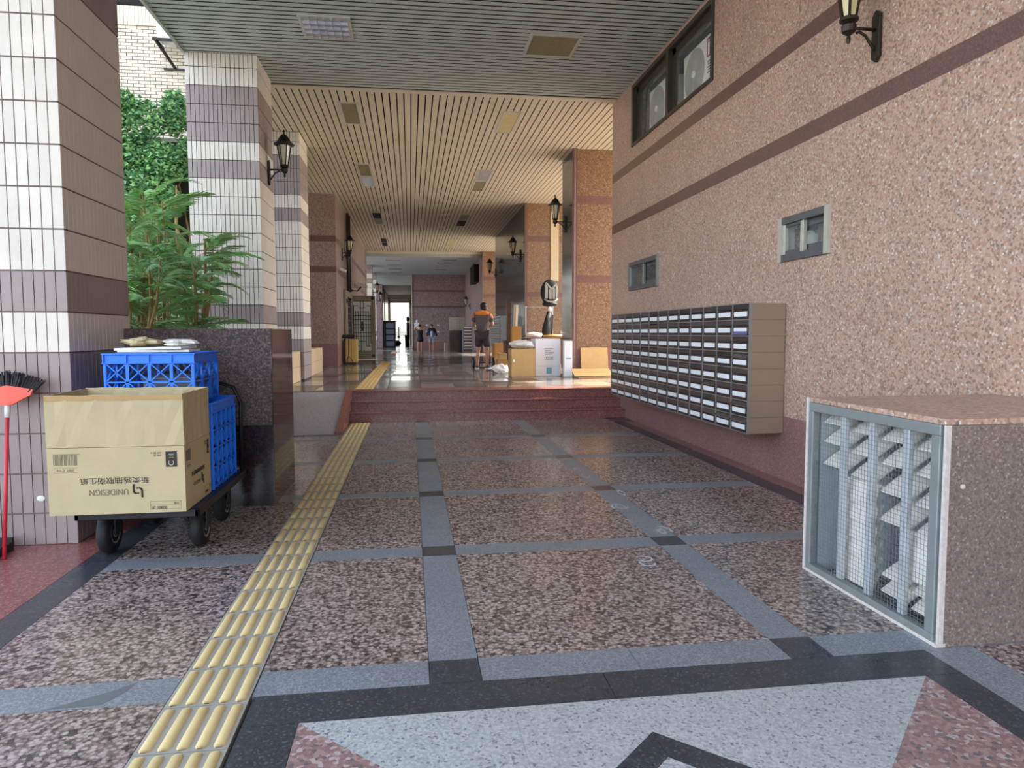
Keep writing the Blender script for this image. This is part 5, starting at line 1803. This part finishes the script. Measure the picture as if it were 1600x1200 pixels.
MB().box(3.64, 3.77, 16.598, 16.6, 0.92, 0.955).build('printing', 'print_blue', w2)
bw = crumple('bubble_wrap_bag', 'clear bubble wrap bag on the tall tan box', 'bag', (2.63, 17.0, 1.275), (0.29, 0.26, 0.10), 'clear_plastic', 8, 0.16, 24, 12)
pb_ = crumple('plastic_bag', 'clear plastic bag on the floor beside the tall tan box', 'bag', (2.30, 18.3, 0.62), (0.21, 0.2, 0.12), 'clear_plastic', 9, 0.25, 20, 12)
carton('orange tan box standing behind the delivery man', 2.52, 2.86, 21.55, 22.2, H, 1.22, 'cardboard_orange')
carton('small flat tan box between the standing boxes', 2.38, 2.66, 19.6, 20.1, H, 0.80, 'cardboard_orange')
carton('small tan box on the small flat box', 2.42, 2.64, 19.62, 20.0, 0.806, 0.98, 'cardboard_tan', tape=False)
carton('slim upright tan box on the dark stand behind the tall tan box', 2.74, 2.99, 19.3, 19.6, 1.2, 1.72, 'cardboard_orange')
std = root('side_table', (2.87, 19.45, H), 'low dark stand under the slim upright tan box', 'table')
MB().box(2.68, 3.1, 19.2, 19.75, 1.16, 1.195).build('top', 'wood_dark', std)
for xx in (2.70, 3.05):
    for yy in (19.23, 19.69):
        MB().box(xx, xx + 0.04, yy, yy + 0.04, H, 1.16).build('leg', 'wood_dark', std)
# flattened cardboard leaning
s1 = MB().obox((4.36, 16.68, 0.845), (0.66, 0.012, 0.70), Euler((-0.2, 0.0, 0.0))).build('cardboard_sheet', 'cardboard_tan')
tag(s1, 'flattened tan cardboard sheet leaning upright on the granite column', 'cardboard sheet', 'flattened cardboard by the column')
s2 = MB().obox((4.2, 16.3, 0.62), (0.92, 0.35, 0.014), Euler((0.45, 0.0, 0.03))).build('cardboard_sheet', 'cardboard_tan')
tag(s2, 'flattened tan cardboard sheet tilted on the floor pile by the column', 'cardboard sheet', 'flattened cardboard by the column')
s3 = MB().obox((4.26, 16.25, 0.512), (0.86, 0.5, 0.018), Euler((0.0, 0.0, -0.04))).build('cardboard_sheet', 'cardboard_edge')
tag(s3, 'flattened brown cardboard lying lowest on the floor by the column', 'cardboard sheet', 'flattened cardboard by the column')

# garment rack, jacket, umbrella, shelf in the recess behind the column
rk = root('metal_rack', (4.0, 22.5, H), 'thin metal rack in the recess between granite walls', 'rack')
MB().tube([(3.60, 22.3, H), (3.60, 22.3, 2.38)], 0.014, 8).build('post', 'steel_rack', rk)
MB().tube([(4.46, 22.3, H), (4.46, 22.3, 2.38)], 0.014, 8).build('post', 'steel_rack', rk)
MB().tube([(3.58, 22.3, 2.35), (4.48, 22.3, 2.35)], 0.014, 8).build('rail', 'steel_rack', rk)
MB().box(3.6, 4.5, 22.1, 22.6, 1.28, 1.31).build('shelf', 'wood_dark', rk)
bp = root('backpack', (4.38, 22.3, 2.4), 'grey and black backpack sitting on top of the metal rack', 'backpack')
MB().ball((4.38, 22.42, 2.82), (0.29, 0.17, 0.41), 20, 14).build('body', 'fabric_black', bp, smooth=True)
gpn = MB()
for xa, xb, za, zb in ((-0.19, -0.10, 2.60, 3.10), (-0.07, 0.02, 2.58, 2.94), (0.05, 0.13, 2.58, 2.97), (0.15, 0.20, 2.62, 3.06)):
    gpn.prism([(4.38 + xa, za + 0.03), (4.38 + xb, za), (4.38 + xb + 0.01, zb - 0.06), (4.38 + xb - 0.03, zb), (4.38 + xa, zb - 0.04)], 22.20, 22.27, lambda a, b, z: (a, z, b))
gpn.prism([(4.20, 3.10), (4.24, 3.13), (4.40, 2.95), (4.54, 3.10), (4.57, 3.06), (4.42, 2.88), (4.38, 2.88)], 22.19, 22.27, lambda a, b, z: (a, z, b))
gpn.build('grey_panel', 'vest_gray', bp, bevel=0.015)
MB().tube([(4.18, 22.24, 2.60), (4.28, 22.2, 2.53), (4.40, 22.19, 2.515), (4.52, 22.2, 2.53), (4.60, 22.24, 2.60)], 0.03, 8).build('strap', 'vest_gray', bp, smooth=True)
MB().ball((4.38, 22.36, 2.45), (0.25, 0.16, 0.08), 14, 8).build('base', 'fabric_black', bp, smooth=True)
um = root('folded_umbrella', (4.3, 22.2, 1.3), 'black folded umbrella with a white top standing below the rack', 'umbrella')
MB().tube([(4.18, 22.2, 1.31), (4.24, 22.2, 1.7), (4.34, 22.25, 2.2)], [0.12, 0.13, 0.07], 10).build('canopy', 'fabric_black', um, smooth=True)
MB().ball((4.36, 22.25, 2.28), (0.07, 0.06, 0.09), 10, 8).build('knob', 'foam_white', um, smooth=True)
MB().tube([(4.40, 22.15, 1.35), (4.44, 22.2, 2.1)], 0.03, 8).build('shaft', 'iron_black', um)
tbl = root('low_table', (4.0, 20.5, H), 'brown board table holding rolled items behind the white cartons', 'table')
MB().box(3.2, 4.55, 19.9, 21.0, 1.36, 1.40).build('top', 'wood_dark', tbl)
for xx in (3.25, 4.45):
    for yy in (19.95, 20.9):
        MB().box(xx, xx + 0.05, yy, yy + 0.05, H, 1.36).build('leg', 'wood_dark', tbl)
bd = MB().tube([(3.28, 20.3, 1.475), (3.5, 20.3, 1.49), (3.74, 20.32, 1.47)], [0.06, 0.075, 0.06], 12).build('cloth_bundle', 'foam_white', smooth=True)
tag(bd, 'rolled white cloth bundle on the brown board table', 'bundle')
b2 = MB().tube([(3.78, 20.3, 1.45), (4.1, 20.3, 1.45), (4.48, 20.3, 1.45)], [0.03, 0.045, 0.04], 10).build('wooden_roller', 'wood_gold', smooth=True)
tag(b2, 'long wooden roller lying on the brown board table', 'roller')
crumple('white_parcel', 'small white wrapped parcel by the rack post behind the column', 'parcel', (4.55, 21.0, 1.52), (0.12, 0.12, 0.09), 'foam_white', 14, 0.15)
sp_ = MB().obox((3.02, 20.6, 2.15), (0.13, 0.05, 1.0), Euler((0, 0.05, 0))).obox((3.02, 20.57, 2.15), (0.02, 0.03, 0.9), Euler((0, 0.05, 0))).build('white_plank', 'pole_ivory')
tag(sp_, 'ivory plank standing upright behind the stacked boxes', 'plank')
sp_.location = (0, 0, -0.0)
bk_ = MB().box(2.74, 2.86, 20.4, 20.44, 1.333, 2.55).build('dark_plank', 'wood_dark')
tag(bk_, 'dark brown plank standing beside the ivory plank', 'plank')
bs_ = root('stack_base', (2.95, 20.6, H), 'low dark chest behind the stacked boxes carrying the planks', 'chest')
MB().box(2.70, 3.14, 20.35, 20.9, H, 1.3).build('body', 'wood_dark', bs_, bevel=0.01)
MB().box(2.68, 3.16, 20.33, 20.92, 1.3, 1.33).build('lid', 'wood_dark', bs_)
sp_.location = (0, 0, 1.335 - 1.30 - 0.32)
sp_.location = (0, 0, -0.30)

# far shelving, mailboxes, gate panel, post
fm_ = root('mailbox_bank', (3.6, 30, H), 'far steel mailbox rack on the dark polished wall behind the delivery man', 'mailbox')
MB().box(3.44, 3.863, 27.5, 31.0, 0.95, 2.2).build('case', 'steel_rack', fm_)
for c in range(6):
    for r_ in range(6):
        y0 = 27.55 + c * 0.57
        z0 = 0.98 + r_ * 0.2
        dd = MB().box(3.425, 3.44, y0, y0 + 0.54, z0, z0 + 0.18).build('mailbox_door', 'tray_gray', fm_)
        MB().box(3.42, 3.425, y0 + 0.1, y0 + 0.44, z0 + 0.05, z0 + 0.09).build('name_label', 'label_white', dd)
fm2 = root('mailbox_bank', (3.0, 39.0, H), 'bluish drawer style mailbox block beside the far gate panel', 'mailbox')
MB().box(2.85, 3.35, 39.0, 40.0, H, 1.92).build('case', 'tray_gray', fm2)
for k in range(8):
    MB().box(2.87, 3.33, 38.97, 39.0, 0.56 + 0.165 * k, 0.70 + 0.165 * k).build('drawer', 'mailbox_flap', fm2)
    MB().box(2.9, 3.3, 38.955, 38.97, 0.66 + 0.165 * k, 0.685 + 0.165 * k).build('drawer_label', 'label_white', fm2)
gp = root('gate_panel', (2.6, 40, H), 'aluminium panel with a grille window on a dark granite block', 'panel')
MB().box(2.17, 3.02, 40.2, 40.6, H, 1.68).build('granite_block', 'planter_granite_dark', gp)
b = MB().box(2.15, 2.33, 40.2, 40.3, 1.68, 2.42).box(2.87, 3.04, 40.2, 40.3, 1.68, 2.42).box(2.33, 2.87, 40.2, 40.3, 2.27, 2.42).box(2.33, 2.87, 40.2, 40.3, 1.68, 1.74)
b.build('frame', 'aluminium', gp, bevel=0.008)
MB().box(2.33, 2.87, 40.25, 40.26, 1.74, 2.27).build('pane', 'frosted_glass', gp)
g = MB()
for k in range(6):
    g.box(2.33, 2.87, 40.22, 40.235, 1.79 + 0.085 * k, 1.81 + 0.085 * k)
for k in range(3):
    g.box(2.45 + 0.14 * k, 2.47 + 0.14 * k, 40.22, 40.235, 1.74, 2.27)
g.build('grille', 'aluminium', gp)
pz = MB().box(1.93, 2.12, 41.0, 41.3, H, 0.96).box(1.91, 2.14, 40.98, 41.32, 0.96, 0.985).build('steel_bollard', 'aluminium_pale')
tag(pz, 'short steel post beside the dark granite block', 'bollard')
pl_ = MB().box(3.28, 3.36, 42, 42.1, H, 3.2).build('steel_upright', 'aluminium_pale')
tag(pl_, 'tall pale steel upright near the far mailboxes', 'post')
ac3 = root('window_4', (3.85, 41, 4.6), 'dark caged window high on the far right wall', 'window', kind='structure')
MB().box(3.6, 3.866, 40.5, 42.8, 4.4, 5.4).build('cage_box', 'void_dark', ac3)
for k in range(4):
    MB().box(3.57, 3.6, 40.5 + 0.75 * k, 40.56 + 0.75 * k, 4.35, 5.45).build('cage_bar', 'iron_black', ac3)


# ================================================================== PEOPLE
def skin_mesh(nodes, edges, sub=2):
    """nodes: list of (pos, radius); first node is the root"""
    me = bpy.data.meshes.new('sk')
    me.from_pydata([n[0] for n in nodes], edges, [])
    o = bpy.data.objects.new('sk', me)
    COL.objects.link(o)
    sm = o.modifiers.new('Skin', 'SKIN')
    sm.use_smooth_shade = True
    for i, n in enumerate(nodes):
        r = n[1]
        me.skin_vertices[0].data[i].radius = (r, r) if not isinstance(r, tuple) else r
    me.skin_vertices[0].data[0].use_root = True
    ss = o.modifiers.new('Sub', 'SUBSURF')
    ss.levels = sub
    ss.render_levels = sub
    bpy.context.view_layer.update()
    dg = bpy.context.evaluated_depsgraph_get()
    out = bpy.data.meshes.new_from_object(o.evaluated_get(dg))
    bpy.data.objects.remove(o, do_unlink=True)
    v = [tuple(x.co) for x in out.vertices]
    f = [tuple(p.vertices) for p in out.polygons]
    bpy.data.meshes.remove(out)
    return v, f


def person(label, loc, rotz, scale, J, cloth, head_tilt=(0, 0), hair='short'):
    """J: joints in a frame where the figure faces -Y, z up, feet at 0, height about 1.72"""
    r = root('person', loc, label, 'person')
    r.rotation_euler = (0, 0, rotz)
    r.scale = (scale, scale, scale)
    V = lambda k: Vector(J[k])

    def emit(name, m, b, smooth=True):
        me = b.mesh(name, m)
        o = bpy.data.objects.new(name, me)
        COL.objects.link(o)
        me.polygons.foreach_set('use_smooth', [smooth] * len(me.polygons))
        o.parent = r
        return o
    nodes, edges, idx = [], [], {}

    def nd(k, p, rad):
        idx[k] = len(nodes)
        nodes.append((tuple(p), rad))

    def ed(a, b):
        edges.append((idx[a], idx[b]))
    nd('pelvis', V('pelvis'), 0.125)
    nd('waist', V('waist'), 0.11)
    nd('chest', V('chest'), 0.13)
    nd('neckb', V('neck') + Vector((0, 0, -0.06)), 0.07)
    nd('neck', V('neck'), 0.05)
    nd('skull0', V('head') + Vector((0, 0.0, -0.06)), 0.062)
    nd('skull', V('head'), 0.088)
    nd('crown', V('head') + Vector((0, 0.01, 0.06)), 0.078)
    for a, b in zip(('pelvis', 'waist', 'chest', 'neckb', 'neck', 'skull0', 'skull'), ('waist', 'chest', 'neckb', 'neck', 'skull0', 'skull', 'crown')):
        ed(a, b)
    for s in ('l', 'r'):
        nd(s + 'sh', V(s + 'sh'), 0.058)
        nd(s + 'el', V(s + 'el'), 0.040)
        nd(s + 'wr', V(s + 'wr'), 0.027)
        wd = (V(s + 'wr') - V(s + 'el')).normalized()
        nd(s + 'pm', V(s + 'wr') + wd * 0.05, (0.038, 0.022))
        nd(s + 'pe', V(s + 'wr') + wd * 0.09, (0.036, 0.018))
        ed('chest', s + 'sh'); ed(s + 'sh', s + 'el'); ed(s + 'el', s + 'wr'); ed(s + 'wr', s + 'pm'); ed(s + 'pm', s + 'pe')
        nd(s + 'hp', V(s + 'hp'), 0.092)
        nd(s + 'kn', V(s + 'kn'), 0.056)
        nd(s + 'cf', V(s + 'kn').lerp(V(s + 'an'), 0.35) + Vector((0, 0.015, 0)), 0.054)
        nd(s + 'an', V(s + 'an'), 0.036)
        nd(s + 'to', V(s + 'to'), 0.034)
        ed('pelvis', s + 'hp'); ed(s + 'hp', s + 'kn'); ed(s + 'kn', s + 'cf'); ed(s + 'cf', s + 'an'); ed(s + 'an', s + 'to')
    v, f = skin_mesh(nodes, edges, 2)
    b = MB()
    b.add(v, f)
    # face: facing direction of the head
    hd = V('head')
    fd = Vector((math.sin(head_tilt[0]), -math.cos(head_tilt[0]), -math.sin(head_tilt[1]))).normalized()
    sx = fd.cross(Vector((0, 0, 1))).normalized()
    b.ball(hd + fd * 0.09 + Vector((0, 0, -0.012)), (0.014, 0.018, 0.022), 8, 6)
    b.ball(hd + fd * 0.05 + Vector((0, 0, -0.085)), (0.045, 0.045, 0.03), 10, 6)
    for s in (-1, 1):
        b.ball(hd + sx * s * 0.086 + Vector((0, 0, -0.01)), (0.014, 0.02, 0.03), 8, 6)
    # fingers
    for s, sg in (('l', 1), ('r', -1)):
        wd = (V(s + 'wr') - V(s + 'el')).normalized()
        base = V(s + 'wr') + wd * 0.085
        ref = Vector((0, 0, 1)) if abs(wd.z) < 0.8 else Vector((0, -1, 0))
        ax = wd.cross(ref).normalized()
        nr = ax.cross(wd).normalized()
        for i, L in enumerate((0.068, 0.078, 0.073, 0.055)):
            p = base + ax * (i - 1.5) * 0.018
            b.tube([p - wd * 0.02, p + wd * L * 0.5 - nr * 0.004, p + wd * L * 0.85 - nr * 0.022, p + wd * L - nr * 0.034], [0.009, 0.0085, 0.008, 0.006], 6)
        p = V(s + 'wr') + wd * 0.035 + ax * (-0.03)
        b.tube([p, p - ax * 0.02 + wd * 0.025 - nr * 0.01, p - ax * 0.025 + wd * 0.055 - nr * 0.02], [0.011, 0.010, 0.007], 6)
    emit('body', 'skin', b)
    fcb = MB()
    for s in (-1, 1):
        fcb.ball(hd + fd * 0.083 + sx * s * 0.032 + Vector((0, 0, 0.012)), (0.011, 0.011, 0.007), 8, 6)
    fcb.ball(hd + fd * 0.082 + Vector((0, 0, -0.055)), (0.022, 0.012, 0.006), 8, 6)
    emit('facial_features', 'hair_black', fcb)
    hb = MB()
    hb.ball(hd + Vector((0, 0, 0.055)) - fd * 0.022, (0.098, 0.104, 0.088), 16, 10)
    if hair == 'long':
        hb.ball(hd - fd * 0.05 + Vector((0, 0, -0.04)), (0.09, 0.08, 0.13), 14, 10)
        hb.ball(hd - fd * 0.06 + Vector((0, 0, -0.16)), (0.075, 0.055, 0.12), 14, 10)
    else:
        hb.ball(hd - fd * 0.04 + Vector((0, 0, -0.01)), (0.084, 0.07, 0.09), 14, 10)
    emit('hair', 'hair_black', hb)
    for c in cloth:
        nm, m, cn, ce = c[:4]
        v, f = skin_mesh([(tuple(J[k]) if isinstance(k, str) else tuple(k), rad) for k, rad in cn], ce, 2)
        emit(nm, m, MB().add(v, f))
    return r, emit


def lerpJ(J, a, b, t):
    return tuple(Vector(J[a]).lerp(Vector(J[b]), t))


# delivery man, seen from behind, looking down to his left
JM = dict(pelvis=(0, 0.0, 0.93), waist=(0, 0.0, 1.08), chest=(0, 0.02, 1.28), neck=(0, -0.02, 1.47), head=(-0.015, -0.085, 1.575),
          lsh=(0.185, 0.0, 1.395), lel=(0.265, -0.03, 1.14), lwr=(0.16, -0.25, 1.08), rsh=(-0.185, 0.0, 1.395), rel=(-0.265, -0.03, 1.14), rwr=(-0.14, -0.25, 1.10),
          lhp=(0.095, 0, 0.88), lkn=(0.12, -0.01, 0.48), lan=(0.14, 0.03, 0.09), lto=(0.17, -0.11, 0.04), rhp=(-0.095, 0, 0.88), rkn=(-0.12, -0.01, 0.48), ran=(-0.12, 0.03, 0.09), rto=(-0.15, -0.11, 0.04))
JM = {k: v for k, v in JM.items()}
shirt = [((0, 0.0, 0.90), 0.178), ((0, 0, 1.08), 0.172), ((0, 0.015, 1.26), 0.182), ((0, 0.0, 1.40), 0.10), ('lsh', 0.085), (lerpJ(JM, 'lsh', 'lel', 0.75), 0.075), ('rsh', 0.085), (lerpJ(JM, 'rsh', 'rel', 0.75), 0.075)]
shirt_e = [(0, 1), (1, 2), (2, 3), (2, 4), (4, 5), (2, 6), (6, 7)]
shorts = [((0, 0, 0.92), 0.155), ('lhp', 0.13), (lerpJ(JM, 'lhp', 'lkn', 0.85), 0.105), ('rhp', 0.13), (lerpJ(JM, 'rhp', 'rkn', 0.85), 0.105)]
shorts_e = [(0, 1), (1, 2), (0, 3), (3, 4)]
man, emit = person('delivery man from behind in a grey and orange shirt and dark shorts, looking down', (2.08, 20.75, H), PI - 0.25, 1.12, JM,
                   [('shirt', 'shirt_gray', shirt, shirt_e), ('shorts', 'shorts_dark', shorts, shorts_e)], head_tilt=(0.35, 0.55))
yk = MB()
v, f = skin_mesh([((0, 0.03, 1.425), 0.088), ((0.10, 0.025, 1.418), 0.082), ((0.20, 0.01, 1.38), 0.075), ((0.245, -0.01, 1.27), 0.066), ((-0.10, 0.025, 1.418), 0.082), ((-0.20, 0.01, 1.38), 0.075), ((-0.245, -0.01, 1.27), 0.066)],
                 [(0, 1), (1, 2), (2, 3), (0, 4), (4, 5), (5, 6)], 2)
emit('shoulder_yoke', 'shirt_orange', MB().add(v, f))
for s in ('l', 'r'):
    an, to = Vector(JM[s + 'an']), Vector(JM[s + 'to'])
    v, f = skin_mesh([((an.x, an.y + 0.045, 0.055), 0.044), ((an.x, an.y, 0.075), 0.05), (tuple(an.lerp(to, 0.6) * 1.0), 0.046), ((to.x, to.y - 0.04, 0.045), 0.04)], [(0, 1), (1, 2), (2, 3)], 2)
    emit('shoe', 'shoe_gray', MB().add(v, f))
    dd = (to - an)
    dd.z = 0
    dd.normalize()
    c_ = (an + to) / 2
    emit('sole', 'sole_white', MB().obox((c_.x + dd.x * 0.01, c_.y + dd.y * 0.02, 0.012), (0.095, 0.30, 0.026), Euler((0, 0, math.atan2(dd.x, -dd.y) * 1.0))), False)
# hand truck in front of him
ht = root('hand_truck', (2.2, 21.3, H), 'black wheeled hand truck in front of the delivery man', 'hand truck')
for xx in (1.85, 2.44):
    wh = MB().lathe([(0.08, -0.04), (0.14, -0.04), (0.165, -0.02), (0.165, 0.02), (0.14, 0.04), (0.08, 0.04)], (xx, 21.15, H + 0.165), 20, 'X').build('wheel', 'rubber_black', ht, smooth=True)
    MB().lathe([(0.0, -0.045), (0.09, -0.045), (0.09, 0.045), (0.0, 0.045)], (xx, 21.15, H + 0.165), 14, 'X', cap=False).build('hub', 'hub_silver', wh)
MB().tube([(1.83, 21.15, H + 0.165), (2.46, 21.15, H + 0.165)], 0.015, 8).build('axle', 'trolley_steel', ht)
MB().tube([(2.02, 21.2, H + 0.05), (2.02, 21.25, 1.6), (2.34, 21.25, 1.6), (2.34, 21.2, H + 0.05)], 0.016, 8).build('frame', 'trolley_steel', ht)
MB().box(1.98, 2.38, 21.2, 21.5, H + 0.005, H + 0.02).build('toe_plate', 'trolley_steel', ht)

# two walkers at the far end
FZ = 0.35
JW = dict(pelvis=(0, 0.0, 0.93), waist=(0, 0.0, 1.07), chest=(0, 0.01, 1.25), neck=(0, 0.0, 1.42), head=(0.0, -0.02, 1.55),
          lsh=(0.155, 0.0, 1.37), lel=(0.33, -0.06, 1.46), lwr=(0.14, -0.10, 1.60), rsh=(-0.155, 0.0, 1.37), rel=(-0.36, -0.05, 1.42), rwr=(-0.15, -0.10, 1.58),
          lhp=(0.09, 0, 0.88), lkn=(0.09, -0.05, 0.48), lan=(0.08, 0.0, 0.09), lto=(0.09, -0.14, 0.04), rhp=(-0.09, 0, 0.88), rkn=(-0.10, 0.04, 0.48), ran=(-0.11, 0.12, 0.10), rto=(-0.11, 0.0, 0.04))
dress = [((0, 0, 0.60), 0.29), ((0, 0, 0.85), 0.21), ((0, 0, 1.06), 0.14), ((0, 0.01, 1.24), 0.15), ('lsh', 0.075), ('rsh', 0.075)]
person('walking woman in a black dress raising both arms to her hair by the end wall', (0.60, 45.0, FZ), 0.15, 1.02, JW, [('dress', 'dress_black', dress, [(0, 1), (1, 2), (2, 3), (3, 4), (3, 5)])], hair='long')
JB = dict(pelvis=(0, 0.0, 0.95), waist=(0, 0.0, 1.10), chest=(0, 0.01, 1.30), neck=(0, 0.0, 1.48), head=(0.0, -0.02, 1.60),
          lsh=(0.18, 0.0, 1.42), lel=(0.27, 0.0, 1.14), lwr=(0.33, -0.06, 0.92), rsh=(-0.18, 0.0, 1.42), rel=(-0.27, 0.02, 1.14), rwr=(-0.26, -0.10, 0.92),
          lhp=(0.095, 0, 0.90), lkn=(0.11, -0.06, 0.49), lan=(0.10, 0.0, 0.09), lto=(0.12, -0.14, 0.04), rhp=(-0.095, 0, 0.90), rkn=(-0.11, 0.04, 0.49), ran=(-0.11, 0.14, 0.10), rto=(-0.12, 0.02, 0.04))
jk = [((0, 0.03, 0.88), 0.21), ((0, 0.03, 1.10), 0.185), ((0, 0.03, 1.30), 0.185), ('lsh', 0.085), ('lel', 0.065), (lerpJ(JB, 'lel', 'lwr', 0.8), 0.05), ('rsh', 0.085), ('rel', 0.065), (lerpJ(JB, 'rel', 'rwr', 0.8), 0.05)]
tee = [((0, -0.115, 0.90), 0.115), ((0, -0.11, 1.10), 0.105), ((0, -0.09, 1.32), 0.11)]
sh2 = [((0, 0, 0.93), 0.15), ('lhp', 0.125), (lerpJ(JB, 'lhp', 'lkn', 0.8), 0.10), ('rhp', 0.125), (lerpJ(JB, 'rhp', 'rkn', 0.8), 0.10)]
person('walking man in a dark open jacket, pale shirt and pale shorts by the end wall', (1.32, 45.0, FZ), 0.1, 1.0, JB,
       [('jacket', 'jacket_navy', jk, [(0, 1), (1, 2), (2, 3), (3, 4), (4, 5), (2, 6), (6, 7), (7, 8)]), ('shirt', 'shirt_pale', tee, [(0, 1), (1, 2)]), ('shorts', 'shorts_pale', sh2, shorts_e)])
